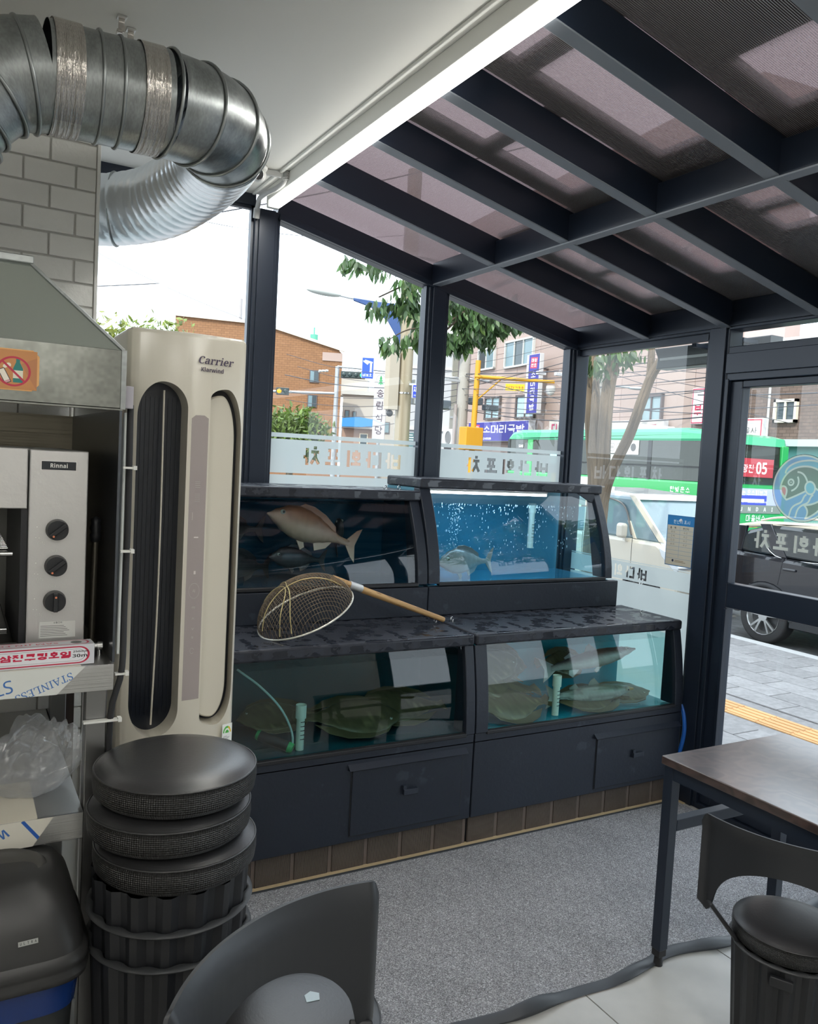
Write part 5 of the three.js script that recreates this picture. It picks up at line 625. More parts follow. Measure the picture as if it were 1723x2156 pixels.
{
  // pink stone-clad block across the street
  const TH = 84.4 * PI / 180, O = [18, 0, -16.5], b = thing('stone_clad_building', 'pink stone clad block with several signs behind the green bus', 'building', O, TH);
  const at = (s, y, n) => [O[0] + Math.cos(TH) * s - Math.sin(TH) * n, y, O[2] - Math.sin(TH) * s - Math.cos(TH) * n]; // n: metres out to the street
  part('wall', bx(-2, 14, -0.3, 12, 0.02, 2), mt([0.4, 0.3, 0.27], 0.8), b);
  const pk = [[0.37, 0.28, 0.25], [0.35, 0.265, 0.235], [0.385, 0.295, 0.26]].map((c) => mt(c, 0.7, 0, { bumpMap: bumpFine, bumpScale: 0.002 })), pgm = bx(0.008, 1.592, 0.008, 0.892, 0, 0.02);
  for (let i = 0; i < 10; i++) for (let j = 0; j < 13; j++) { const q = part('cladding_panel', pgm, pk[(i * 5 + j * 3) % 3], b); q.position.set(-2 + i * 1.6, -0.2 + j * 0.9, 0); }
  win(b, 9.05, 6.0, 2.1, 1.05, frW, paneM, 3); win(b, 11.6, 6.0, 1.4, 0.9, frW, paneM, 2); win(b, 10.85, 3.97, 1.25, 0.92, frD, mt([0.3, 0.42, 0.46], 0.1), 2); win(b, 8.35, 3.94, 1.35, 0.9, frD, mt([0.3, 0.42, 0.46], 0.1), 2); win(b, 1.27, 3.6, 0.95, 0.86, frD, mt([0.24, 0.33, 0.36], 0.1), 2); win(b, 4.9, 3.8, 0.9, 1.1, mt([0.25, 0.12, 0.06], 0.6), mt([0.35, 0.4, 0.4], 0.1), 2); win(b, 5, 7.6, 1.8, 1.1); win(b, 1, 7.6, 1.8, 1.1); win(b, 1.5, 1.6, 2.6, 2, frD, paneD, 3); win(b, 6, 1.4, 3, 2, frD, paneD, 3); win(b, 11, 1.2, 2.5, 2, frD, paneD, 2);
  part('downpipe', rod([14.0, -0.3, -0.06], [14.0, 7, -0.06], 0.05), frD, b); part('red_pipe', rod([-0.95, 2.6, -0.1], [-0.95, 7.5, -0.1], 0.03), mt([0.45, 0.1, 0.1], 0.6), b);
  const beef = (vert) => print(vert ? 256 : 1024, vert ? 1024 : 300, (g, w, h) => { g.fillStyle = '#35348f'; g.fillRect(0, 0, w, h); g.save(); if (vert) { g.translate(50, 45); } else { g.translate(45, 25); } g.rotate(0.08); g.fillStyle = '#c93a58'; g.fillRect(0, 0, 165, vert ? 190 : 230); write(g, '마장', 18, 18, 62, { w: 0.13, color: '#fff' }); write(g, '한우', 18, vert ? 104 : 120, 62, { w: 0.13, color: '#fff' }); g.restore(); if (vert) write(g, '소머리국밥', 62, 290, 122, { w: 0.12, color: '#f2f2f4', down: true, adv: 1.16 }); else { write(g, '소머리국밥', 275, 45, 132, { w: 0.12, color: '#f2f2f4', adv: 1.06 }); g.fillStyle = '#eee'; g.font = 'bold 46px sans-serif'; g.fillText('452-0320', 235, 280); } });
  signBoard('shop_sign', 'long blue restaurant sign with a red square above the bus front', at(9.9, 2.62, 0.2), TH, 4.7, 0.78, 0.3, beef(false), 'restaurant signs'); 
  const vs = signBoard('shop_sign', 'tall vertical blue restaurant sign on the pink wall', at(7.05, 3.6, 0.5), TH, 0.72, 2.12, 0.18, beef(true), 'restaurant signs'); part('bracket', [bx(-0.05, 0.05, 0.4, 0.45, 0.05, 0.5), bx(-0.05, 0.05, 1.6, 1.65, 0.05, 0.5)], frD, vs); part('side_face', bx(0.36, 0.5, 0, 2.12, -0.09, 0.09), frW, vs);
  const pork = (k) => print(1024, 256, (g, w, h) => { g.fillStyle = '#beb8b1'; g.fillRect(0, 0, w, h); const L = k ? ['돈', '벼', '쌈', '나', '라'] : ['돼', '지', '쌈', '마', '을']; L.forEach((c, i) => write(g, c, 60 + i * 185, 50 + (i % 2) * 18, c === '쌈' ? 170 : 130, { w: 0.2, color: c === '쌈' ? '#e0962c' : i % 2 ? '#3f3a78' : '#a8325a' })); });
  signBoard('shop_sign', 'white sign with orange and purple letters behind the tree trunk', at(4.9, 2.75, 0.2), TH, 2.8, 0.62, 0.2, pork(0)); signBoard('shop_sign', 'white sign with orange and purple letters right of the leaning branch', at(1.75, 2.66, 0.2), TH, 2.65, 0.6, 0.2, pork(1));
  signBoard('shop_sign', 'narrow white sign with red letters beside the door post', at(-0.75, 3.1, 0.09), TH, 0.5, 1.0, 0.15, print(128, 256, (g) => { g.fillStyle = '#dcd8d8'; g.fillRect(0, 0, 128, 256); g.strokeStyle = '#b03050'; g.lineWidth = 8; g.strokeRect(6, 6, 116, 244); write(g, '부', 24, 110, 84, { w: 0.16, color: '#c03050' }); }));
  const acu = thing('outdoor_unit', 'white air conditioner outdoor unit at the left foot of the pink building', 'outdoor unit', at(14.0, 2.4, 0.3), TH); part('case', bx(-0.45, 0.45, 0, 0.75, -0.16, 0.16, 0.03), frW, acu); part('fan_grille', new THREE.TorusGeometry(0.27, 0.02, 8, 28).translate(-0.1, 0.38, -0.17), mt([0.2, 0.2, 0.2], 0.5), acu); part('fan', new THREE.CircleGeometry(0.26, 24).rotateY(PI).translate(-0.1, 0.38, -0.165), mt([0.12, 0.12, 0.12], 0.6), acu); part('stand', [bx(-0.4, -0.36, -0.5, 0, -0.1, 0.3), bx(0.36, 0.4, -0.5, 0, -0.1, 0.3)], frD, acu);
  // dark brick block at the right
  const brickTex = (c1, c2, m) => dtex(512, 512, (u, v) => { const rows = 24, r = Math.floor(v * rows), fv = v * rows - r, x = u * 10 + (r % 2) * 0.5, fu = x - Math.floor(x); if (fv < 0.13 || fu < 0.05) return m; const n = nz[5](Math.floor(x) / 128 * 7 + 0.01, r / 128 * 5 + 0.01), q = fbm(u, v, 1, 4); return mixc(c1, c2, n * 0.7 + q * 0.4 - 0.1); }, true, 0.5);
  const br = thing('brick_building', 'dark brown brick building with a white framed window at the right', 'building', [17.5, 0, -14], PI / 2); // local x towards -z
  part('wall', bx(-9, 0.28, -0.3, 5.0, 0, 2), mt(0xffffff, 0.85, 0, { map: brickTex([0.36, 0.3, 0.27], [0.46, 0.39, 0.35], [0.28, 0.235, 0.21]) }), br); win(br, -1.17, 3.37, 0.62, 0.56, mt([0.72, 0.66, 0.54], 0.5), paneD, 2); win(br, -3.2, 3.4, 0.9, 0.8, frW, paneD, 2); part('parapet', bx(-9, 0.3, 4.95, 5.12, -0.06, 2), frW, br);
  part('shopfront', bx(-9, 0.27, 2.2, 2.52, -0.3, 0), mt([0.14, 0.42, 0.38], 0.6), br); part('shutter', bx(-9, 0.27, -0.3, 2.2, -0.06, 0), mt([0.12, 0.36, 0.33], 0.6), br); part('canopy', bx(-9, 0.28, 2.5, 2.66, -0.6, 0), mt([0.42, 0.55, 0.52], 0.6), br); part('downpipe', rod([-0.72, 2.6, -0.08], [-0.72, 4, -0.08], 0.03), frW, br);
  signBoard('shop_sign', 'white sign with a red border above the rear of the bus', [17.39, 2.7, -13.75], PI / 2, 0.9, 0.5, 0.2, print(256, 160, (g) => { g.fillStyle = '#c8c4c1'; g.fillRect(0, 0, 256, 160); g.strokeStyle = '#c03048'; g.lineWidth = 10; g.strokeRect(8, 8, 240, 160); write(g, '동물사', 40, 70, 54, { w: 0.1, color: '#444' }); }));
  // orange-brown tiled block far left, facing the room
  const tileTex = brickTex([0.52, 0.37, 0.25], [0.59, 0.43, 0.3], [0.42, 0.3, 0.21]);
  const far = thing('tiled_building', 'orange brown tiled building beyond the traffic lights', 'building', [18.76, 0, -41.6], -22 * PI / 180); // local x to the right, street side local +z
  { const prof = [[-9, -0.3], [0, -0.3], [0, 7.3], [-0.2, 7.5], [-4.4, 8.6], [-9, 8.75]]; const w = part('wall', push(prof, 2.5).translate(0, 0, -2.5), mt(0xffffff, 0.8, 0, { map: tileTex }), far); w.material.map.repeat.set(0.35, 0.35); part('roof_edge', [bar([-4.4, 8.65, 0.05], [0.1, 7.5, 0.05], 0.2, 0.14), bar([-9, 8.8, 0.05], [-4.4, 8.65, 0.05], 0.2, 0.14)], mt([0.7, 0.62, 0.5], 0.6), far); for (const [x, y] of [[-1.5, 6.0], [-1.55, 4.65], [-1.55, 3.1]]) { const f = part('window', bx(x - 0.26, x + 0.26, y - 0.34, y + 0.34, 0, 0.06), frD, far); part('pane', bx(x - 0.21, x - 0.01, y - 0.29, y + 0.29, 0.05, 0.07), paneM, f); part('pane', bx(x + 0.01, x + 0.21, y - 0.29, y + 0.29, 0.05, 0.07), paneD, f); } part('roof_room', bx(-1.1, 0, 6.9, 7.35, 0, 0.05), mt([0.4, 0.3, 0.26], 0.7), far); part('roof_tank', [new THREE.CylinderGeometry(0.22, 0.22, 0.4, 14).translate(-1.6, 8.15, -0.6), rod([-1.6, 8.3, -0.6], [-1.6, 8.75, -0.6], 0.04)], mt([0.1, 0.4, 0.28], 0.6), far); }
  // pale houses and the blue awning between the tiled block and the restaurant sign
  const pale = thing('pale_house', 'pale plastered house behind the blue awning', 'building', [20.9, 0, -46], -30 * PI / 180); part('wall', [bx(0, 3.2, -0.3, 5.6, -2, 0), bx(-0.5, 1.4, 5.5, 6.6, -2.5, -1)], mt([0.42, 0.39, 0.35], 0.8), pale); part('roof_slab', bx(-0.1, 3.3, 5.5, 5.75, -2, 0.15), frW, pale); for (const [x, y, w] of [[0.3, 4.2, 0.3], [0.75, 4.15, 0.25], [2.6, 3.6, 0.7], [2.4, 5.0, 0.7]]) { const f = part('window', bx(x - w / 2, x + w / 2, y - 0.35, y + 0.35, 0, 0.06), frD, pale); part('pane', bx(x - w / 2 + 0.05, x + w / 2 - 0.05, y - 0.3, y + 0.3, 0.05, 0.07), paneM, f); }
  const low = thing('low_shop', 'low brown shop with a bright blue awning', 'building', [18.4, 0, -40.4], -29 * PI / 180); part('wall', bx(0, 1.9, -0.3, 3.25, -3, 0), mt([0.3, 0.19, 0.14], 0.8), low); part('awning', push([[0, 3.3], [1.75, 3.35], [1.7, 3.75], [0.85, 3.85], [0, 3.75]], 0.5).translate(0, 0, 0), mt([0.03, 0.2, 0.48], 0.5), low); const lw = part('window', bx(0.95, 1.4, 2.2, 3.0, 0, 0.05), mt([0.6, 0.5, 0.35], 0.6), low); part('pane', bx(1.0, 1.35, 2.25, 2.95, 0.04, 0.06), paneD, lw);
  const grey = thing('grey_block', 'tall pale grey block right behind the big metal pole', 'building', [19.5, 0, -35.5], -30 * PI / 180); part('wall', bx(-0.5, 2.2, -0.3, 13, -1.5, 0), mt([0.4, 0.4, 0.41], 0.8), grey); part('ledge', [bx(-0.5, 2.2, 3.2, 3.35, 0, 0.1), bx(-0.5, 2.2, 6.2, 6.3, 0, 0.06), bx(-0.5, 2.2, 9.2, 9.3, 0, 0.06)], frW, grey); label('menu_board', 0.6, 1.1, print(128, 256, (g) => { g.fillStyle = '#4d6d70'; g.fillRect(0, 0, 128, 256); g.fillStyle = '#dfe6e4'; for (let i = 0; i < 8; i++) g.fillRect(14, 20 + i * 28, 60 + (i * 29) % 40, 9); }), grey, [0.4, 2.5, 0.02]);
  const cream = thing('cream_building', 'cream building edge between the window posts', 'building', [24.2, 0, -37.6], -30 * PI / 180); part('wall', bx(-0.7, 1.7, -0.3, 12, 0, 1.8), mt([0.42, 0.38, 0.3], 0.8), cream); part('ledge', bx(-0.7, 1.7, 4, 4.1, 1.8, 1.86), frW, cream);
  const tw = thing('white_tower', 'far white rooftop tower above the trees at the left', 'building', [16.9, 0, -95], -15 * PI / 180); part('wall', [bx(-1.2, 0.2, -0.3, 16, -2, 0), bx(-0.6, 1.2, -0.3, 14.8, -3, -0.5)], mt([0.75, 0.78, 0.8], 0.8), tw); part('window', bx(-0.9, -0.7, 14.6, 15.2, 0, 0.03), paneD, tw);
}
// ---------- poles, lights and signs of the street ----------
{
  const st = mt([0.3, 0.25, 0.17], 0.38, 0.5), gal = mt([0.4, 0.42, 0.44], 0.5, 0.4), conc = mt([0.33, 0.31, 0.28], 0.85, 0, { bumpMap: bumpFine, bumpScale: 0.003 }), yel = mt([0.55, 0.27, 0.012], 0.5);
  const p = thing('street_lamp', 'big bronze steel pole with a curved blue lamp arm', 'street lamp', [7.97, WALK, -14.6]); part('pole', rod([0, 0, 0], [0, 7.6, 0], 0.165, 0.14, 24), st, p);
  const arm = part('arm', push([[-0.12, 4.02], [-0.12, 4.95], [-0.7, 4.99], [-1.1, 5.03], [-1.1, 4.98], [-0.75, 4.87], [-0.4, 4.62], [-0.2, 4.3]], 0.08, 0.01), mt([0.03, 0.07, 0.2], 0.4), p); arm.rotation.y = -0.5; part('arm_tube', tube([[-0.7, 4.99, 0], [-1.1, 5.03, 0], [-1.4, 5.08, 0]], 0.025, 10, 8).applyMatrix4(new THREE.Matrix4().makeRotationY(-0.5)), gal, p); part('lamp_head', sph(1, 24, 12).scale(0.36, 0.065, 0.1).rotateZ(-0.13).translate(-1.7, 5.12, 0).applyMatrix4(new THREE.Matrix4().makeRotationY(-0.5)), mt([0.38, 0.4, 0.38], 0.5), p); part('clamp_band', [3.2, 4.1, 5.0].map((y) => new THREE.CylinderGeometry(0.166, 0.166, 0.03, 24, 1, true).translate(0, y, 0)), M.chrome, p); part('service_box', bx(-0.4, -0.17, 2.85, 4.0, -0.1, 0.1, 0.01), mt([0.36, 0.31, 0.24], 0.5), p); part('side_box', bx(0.2, 0.34, 3.0, 3.5, -0.1, 0.1, 0.01), gal, p); part('small_camera', sph(0.07).translate(-0.3, 2.78, 0), M.black, p);
  signBoard('street_name_sign', 'blue street name sign on an arm behind the big pole', [8.17, 2.93, -14.05], -0.5 + PI, 0.56, 0.28, 0.05, print(512, 128, (g) => { g.fillStyle = '#2038b4'; g.fillRect(0, 0, 512, 128); write(g, '자양번영로11길', 14, 14, 58, { w: 0.11, color: '#fff', adv: 1.12 }); g.fillStyle = '#cfd8ff'; g.font = '26px sans-serif'; g.fillText('Jayangbeonyeong-ro 11-gil', 20, 112); }));
  part('sign_arm', bar([0.02, 3.38, 0.1], [0.45, 3.38, 0.65], 0.04, 0.04), gal, p);
  const t = thing('traffic_signal', 'grey traffic signal pole with green and amber lights over the crossing', 'traffic light', [13.13, ROAD, -29.55]); part('pole', rod([0, 0, 0], [0, 5.5, 0], 0.1, 0.08, 14), gal, t); part('arm', [rod([0, 4.45, 0], [-2.3, 4.4, -1.2], 0.05), rod([0, 5.5, 0], [5.2, 5.25, 2.9], 0.04)], gal, t);
  const glowG = mt([0.02, 0.25, 0.15], 0.4, 0, { emissive: lin(0.02, 0.9, 0.5), emissiveIntensity: 1 }), glowA = mt([0.4, 0.2, 0.02], 0.4, 0, { emissive: lin(1, 0.45, 0.02), emissiveIntensity: 1 });
  const head = (x, y, z, n, on, m, s, ry) => { const hd = part('signal_head', bx(-0.18 * n * s, 0.18 * n * s, -0.2 * s, 0.2 * s, -0.1, 0.1, 0.03), mt([0.03, 0.045, 0.045], 0.5), t); hd.position.set(x, y, z); hd.rotation.y = ry; for (let i = 0; i < n; i++) { const l = part('signal_light', sph(0.13 * s, 16, 10).scale(1, 1, 0.4), i === on ? m : mt([0.03, 0.05, 0.05], 0.3), hd); l.position.set((-0.36 * (n - 1) / 2 + i * 0.36) * s, 0, 0.1); } };
  head(0.55, 5.2, 0.3, 4, 3, glowG, 0.66, -0.5); head(-1.85, 4.42, -0.98, 2, 0, glowA, 0.7, -0.4);
  const ins = [0, 1, 2].map((i) => rod([-0.45 - i * 0.14, 5.3 - i * 0.02, -0.1], [-0.35 - i * 0.14, 5.3 - i * 0.02, -0.1], 0.05)); part('insulator', ins, frW, t);
  signBoard('traffic_sign', 'square blue traffic sign with a white arrow beside the green light', [13.76, 4.7, -28.15], -0.5 + PI, 0.46, 0.8, 0.04, print(256, 440, (g) => { g.fillStyle = '#2450c4'; g.fillRect(0, 0, 256, 440); g.fillStyle = '#dfe8f2'; g.fillRect(178, 90, 44, 220); g.beginPath(); g.moveTo(20, 60); g.lineTo(60, 60); g.lineTo(60, 40); g.lineTo(236, 84); g.lineTo(236, 110); g.lineTo(150, 110); g.lineTo(120, 150); g.lineTo(20, 84); g.fill(); write(g, '비보호', 18, 340, 68, { w: 0.11, color: '#eef', adv: 1.08 }); }));
  signBoard('restaurant_sign', 'tall white restaurant sign with a green tree emblem', [13.74, 2.4, -26.95], -0.5 + PI, 0.46, 2.46, 0.25, print(256, 1280, (g) => { g.fillStyle = '#c4c4c8'; g.fillRect(0, 0, 256, 1280); g.strokeStyle = '#3a5a48'; g.lineWidth = 5; g.beginPath(); g.arc(128, 140, 98, 0, 7); g.stroke(); g.fillStyle = '#1f8a48'; for (const [y, w] of [[60, 30], [110, 48], [160, 62]]) { g.beginPath(); g.moveTo(128, y - 10); g.lineTo(128 + w, y + 62); g.lineTo(128 - w, y + 62); g.fill(); } g.fillRect(116, 200, 24, 34); write(g, '송림식당', 44, 310, 168, { w: 0.13, color: '#54464e', down: true, adv: 1.42 }); }));
  one('sign_pole', 'thin grey pole under the tall white restaurant sign', 'pole', rod([13.74, ROAD, -26.95], [13.74, 2.45, -26.95], 0.06), gal);
  const c = thing('utility_pole', 'concrete utility pole hung with cables left of the yellow pole', 'pole', [15.0, WALK, -23.4]); part('pole', rod([0, 0, 0], [0.12, 9, 0], 0.22, 0.16, 18), conc, c); part('crossarm', [bar([-1.0, 6.9, 0], [1.0, 6.9, 0], 0.1), bar([-0.7, 4.6, 0], [0.7, 4.6, 0], 0.08)], gal, c); part('transformer', [new THREE.CylinderGeometry(0.28, 0.28, 0.8, 18).translate(-0.55, 6.2, 0.15), new THREE.CylinderGeometry(0.28, 0.28, 0.8, 18).translate(0.6, 6.2, 0.15)], mt([0.5, 0.49, 0.46], 0.6), c); part('cable_box', [bx(-0.9, -0.5, 3.6, 3.9, -0.2, 0.2, 0.04), bx(0.35, 0.8, 3.85, 4.1, -0.15, 0.15, 0.04), bx(0.9, 1.5, 3.7, 3.9, -0.1, 0.1, 0.03), sph(0.22).translate(-1.3, 3.5, 0.2)], mt([0.08, 0.1, 0.12], 0.6), c); part('conduit', rod([-0.3, 0, 0.1], [-0.28, 3.8, 0.1], 0.06), mt([0.3, 0.26, 0.25], 0.6), c);
  const y = thing('camera_pole', 'yellow camera pole with a long arm over the street', 'pole', [15.03, WALK, -22.7]); part('pole', rod([0, 0, 0], [0.1, 5.25, 0], 0.1, 0.09, 14), yel, y); part('arm', [rod([0, 4.72, 0], [2.2, 4.66, 1.4], 0.06, 0.05), rod([0.05, 3.9, 0], [0.75, 4.68, 0.45], 0.025)], yel, y); part('control_box', bx(-0.38, 0.3, 2.3, 3.05, -0.2, 0.25, 0.03), yel, y); part('dome_camera', [sph(0.14).translate(2.1, 4.35, 1.35), new THREE.CylinderGeometry(0.15, 0.16, 0.16, 16).translate(2.1, 4.45, 1.35)], frW, y); part('fixed_camera', [bx(1.6, 1.95, 4.86, 4.98, 1.15, 1.27, 0.02), bx(2.15, 2.45, 4.86, 4.98, 1.4, 1.52, 0.02)], mt([0.5, 0.52, 0.55], 0.5), y); label('camera_plate', 0.62, 0.22, print(256, 96, (g) => { g.fillStyle = '#f0c419'; g.fillRect(0, 0, 256, 96); g.fillStyle = '#b3202a'; g.font = 'bold 46px sans-serif'; g.fillText('CCTV', 8, 64); write(g, '작동중', 130, 28, 36, { w: 0.12, color: '#7a1820' }); }), y, [1.1, 4.42, 0.75], -0.6);
  const c2 = thing('utility_pole', 'pale utility pole with a small street light behind the tree trunks', 'pole', [16.1, WALK, -18.0]); part('pole', rod([0, 0, 0], [0, 5.2, 0], 0.2, 0.17, 16), conc, c2); part('lamp_arm', tube([[0.1, 3.6, 0], [0.12, 4.1, 0.1], [0.3, 4.25, 0.3], [0.7, 4.25, 0.6]], 0.03, 20, 8), gal, c2); part('lamp_head', sph(1, 16, 8).scale(0.3, 0.05, 0.1).rotateY(-0.7).translate(0.9, 4.23, 0.75), gal, c2);
  const fp = thing('utility_pole', 'far thin utility pole with crossarms above the tiled building', 'pole', [16.9, ROAD, -54.4]); part('pole', rod([0, 0, 0], [0, 12.2, 0], 0.16, 0.1, 10), mt([0.35, 0.33, 0.33], 0.7), fp); part('crossarm', [bar([-1.4, 10.2, 0.8], [1.4, 10.2, -0.8], 0.12), bar([-1.0, 8.1, 0.5], [1.0, 8.1, -0.5], 0.1), bx(-1.4, -1.3, 10.2, 10.6, 0.75, 0.85), bx(1.2, 1.3, 10.2, 10.5, -0.8, -0.7)], mt([0.35, 0.33, 0.33], 0.7), fp);
  // overhead lines, each its own sagging tube
  const lineM = mt([0.06, 0.06, 0.07], 0.6); let k = 0;
  const wire = (lab, a, b, sag, r = 0.016) => { const m = [0, 0.25, 0.5, 0.75, 1].map((q) => [a[0] + (b[0] - a[0]) * q, a[1] + (b[1] - a[1]) * q - sag * 4 * q * (1 - q), a[2] + (b[2] - a[2]) * q]); one('overhead_line', lab, 'cable', tube(m, r * 0.72, 24, 5), lineM, 'overhead street cables'); };
  wire('overhead cable crossing the sky under the flexible duct', [-3, 3.9, -15.5], [7.9, 6.6, -9.8], 0.3, 0.014); wire('thin overhead cable in the sky behind the first window post', [2.4, 5.6, -14], [8, 6.2, -14.6], 0.25, 0.007); wire('overhead cable running left from the sky above the air conditioner', [0, 5.3, -23], [4.4, 5.69, -20.8], 0.05, 0.018); wire('thin cable slanting down behind the air conditioner top', [2.6, 6.6, -21.8], [6.4, 4.9, -19.8], 0.1, 0.009);
  for (let i = 0; i < 12; i++) { const y0 = 3.45 + (i % 6) * 0.24 + rnd(0.1), z0 = -23.4, x0 = 14.9 + rnd(0.3); wire('sagging street cable running past the pink building', [x0, y0, z0], [16.2 + rnd(0.2), 3.2 + (i % 5) * 0.32 + (i > 8 ? 1.2 : 0), -13.6], 0.08 + rnd(0.25), 0.011 + rnd(0.014)); }
  for (let i = 0; i < 7; i++) wire('street cable fanning out left from the concrete pole', [15.0, 3.6 + i * 0.2, -23.4], [10.5 + rnd(1), 2.9 + i * 0.42, -28 - rnd(2)], 0.2 + rnd(0.3), 0.012 + rnd(0.012));
  for (let i = 0; i < 6; i++) wire('cable rising from the poles across the pink facade', [15.1, 4.3 + i * 0.35, -23.3], [17.3, 5.2 + i * 0.42, -18.6], 0.12, 0.009); for (let i = 0; i < 4; i++) wire('cable slanting down behind the leaning branch', [16.1, 4.6 + i * 0.12, -18], [16.5, 3.0 + i * 0.5, -12], 0.08, 0.012);
  wire('cable across the dark brick building at the right', [16.3, 3.72, -14.5], [16.6, 3.7, -9], 0.06, 0.02); wire('lower cable across the dark brick building at the right', [16.3, 3.35, -14.5], [16.6, 3.5, -9], 0.05, 0.016);
}
// ---------- trees ----------
const barkM = mt(0xffffff, 0.9, 0, { map: dtex(128, 256, (u, v) => { const n = fbm(u * 1, v, 1, 5), k = 0.27 + 0.26 * n; return [k * 1.05, k * 0.92, k * 0.76]; }, true, 1, 3), bumpMap: bumpFine, bumpScale: 0.01 });
const leafM = [[0.07, 0.14, 0.035], [0.052, 0.11, 0.03], [0.105, 0.19, 0.04], [0.042, 0.085, 0.028]].map((c) => mt(c, 0.5, 0, { transmission: 0.35, thickness: 0 }));
const leafG = (() => { const p = [[0, 0, 0], [0.022, 0.035, 0.004], [0.027, 0.07, 0.002], [0.016, 0.11, -0.006], [0, 0.145, -0.014], [-0.016, 0.11, -0.006], [-0.027, 0.07, 0.002], [-0.022, 0.035, 0.004], [0, 0.04, -0.004], [0, 0.08, -0.006], [0, 0.115, -0.01]], f = [[0, 1, 8], [1, 2, 8], [2, 9, 8], [2, 3, 9], [3, 10, 9], [3, 4, 10], [0, 8, 7], [7, 8, 6], [6, 8, 9], [6, 9, 5], [5, 9, 10], [5, 10, 4]]; const g = new THREE.BufferGeometry(); g.setAttribute('position', new THREE.Float32BufferAttribute(p.flat(), 3)); g.setIndex(f.flat()); g.computeVertexNormals(); return g; })();
{
  const t = thing('street_tree', 'street tree with three grey brown stems and drooping leaves outside the corner', 'tree', [7.3, WALK, -8.0]);
  const lo = (p) => [p[0] - 7.3, p[1] - WALK, p[2] + 8.0], br = (pts, r0, r1, n) => { const c = new THREE.CatmullRomCurve3(pts.map((p) => V(...lo(p)))), S = 24, g = new THREE.TubeGeometry(c, S, 1, 12), p = g.attributes.position; for (let i = 0; i <= S; i++) { const o = c.getPointAt(i / S), r = (r0 + (r1 - r0) * i / S) * (1 + 0.12 * (nz[2](i / S, 0.3) - 0.5)); for (let j = 0; j <= 12; j++) { const k = i * 13 + j, q = V(p.getX(k), p.getY(k), p.getZ(k)).sub(o).multiplyScalar(r).add(o); p.setXYZ(k, q.x, q.y, q.z); } } g.computeVertexNormals(); return part(n, g, barkM, t); };
  br([[7.3, WALK, -8.0], [7.3, 0.8, -8.0], [7.3, 1.5, -8.02], [7.3, 2.1, -8.14], [7.3, 2.7, -8.24], [7.3, 3.4, -8.33], [7.25, 4.6, -8.4]], 0.17, 0.06, 'trunk'); br([[7.32, 0.6, -7.98], [7.32, 1.5, -7.97], [7.32, 2.2, -7.98], [7.32, 2.7, -7.97], [7.3, 3.25, -7.86], [7.2, 4.4, -7.7]], 0.12, 0.06, 'trunk'); br([[7.3, 0.9, -7.96], [7.3, 1.55, -7.85], [7.3, 2.2, -7.5], [7.3, 2.62, -7.33], [7.3, 2.9, -7.2], [7.3, 3.15, -6.98]], 0.085, 0.055, 'trunk'); br([[7.3, 2.82, -7.24], [7.3, 3.1, -7.24], [7.28, 3.8, -7.26]], 0.05, 0.03, 'branch'); br([[7.3, 2.75, -8.25], [7.3, 2.95, -8.42], [7.25, 3.15, -8.6]], 0.045, 0.03, 'branch');
  br([[7.25, 3.9, -8.36], [6.6, 4.1, -8.4], [5.9, 3.95, -8.45], [5.5, 3.6, -8.5], [5.2, 3.3, -8.55]], 0.05, 0.012, 'branch'); br([[6.2, 4.05, -8.4], [5.3, 4.1, -8.6], [4.8, 3.85, -8.7], [4.4, 3.62, -8.8]], 0.03, 0.008, 'branch'); br([[5.3, 4.1, -8.6], [4.6, 4.15, -8.75], [4.05, 4.05, -8.82]], 0.02, 0.006, 'branch'); br([[5.5, 3.6, -8.5], [5.1, 3.35, -8.5], [4.7, 3.25, -8.6], [4.5, 3.12, -8.7]], 0.015, 0.006, 'branch');
  const cl = [[7.22, 3.12, -7.99, 0.26, 26], [7.3, 3.2, -7.72, 0.2, 12], [5.39, 3.62, -8.6, 0.24, 26], [5.62, 3.5, -8.45, 0.26, 30], [5.85, 3.52, -8.33, 0.22, 24], [5.35, 3.2, -8.59, 0.14, 9], [5.6, 3.32, -8.45, 0.2, 20], [5.75, 3.65, -8.4, 0.26, 20], [4.86, 3.68, -8.67, 0.16, 18], [4.64, 3.6, -8.79, 0.15, 14], [4.82, 3.5, -8.69, 0.16, 16], [4.42, 3.52, -8.8, 0.13, 10], [4.78, 3.18, -8.57, 0.12, 12], [4.55, 3.1, -8.68, 0.14, 16], [4.9, 3.25, -8.5, 0.12, 9], [4.03, 3.98, -8.83, 0.11, 10], [4.32, 3.93, -8.66, 0.12, 10], [4.66, 3.8, -8.57, 0.14, 14]];
  for (const [x, y, z, s, n] of cl) for (let i = 0; i < n; i++) { const l = part('leaf', leafG, leafM[Math.floor(rnd(4))], t), q = lo([x + rnd(-s, s) * 1.15, y + rnd(-s, s) * 0.62, z + rnd(-s, s) * 0.7]); l.position.set(...q); l.rotation.set(PI + rnd(-0.7, 0.7), rnd(0, 6.28), rnd(-0.6, 0.6)); const k = rnd(0.9, 1.45); l.scale.set(k * 1.05, k, k); }
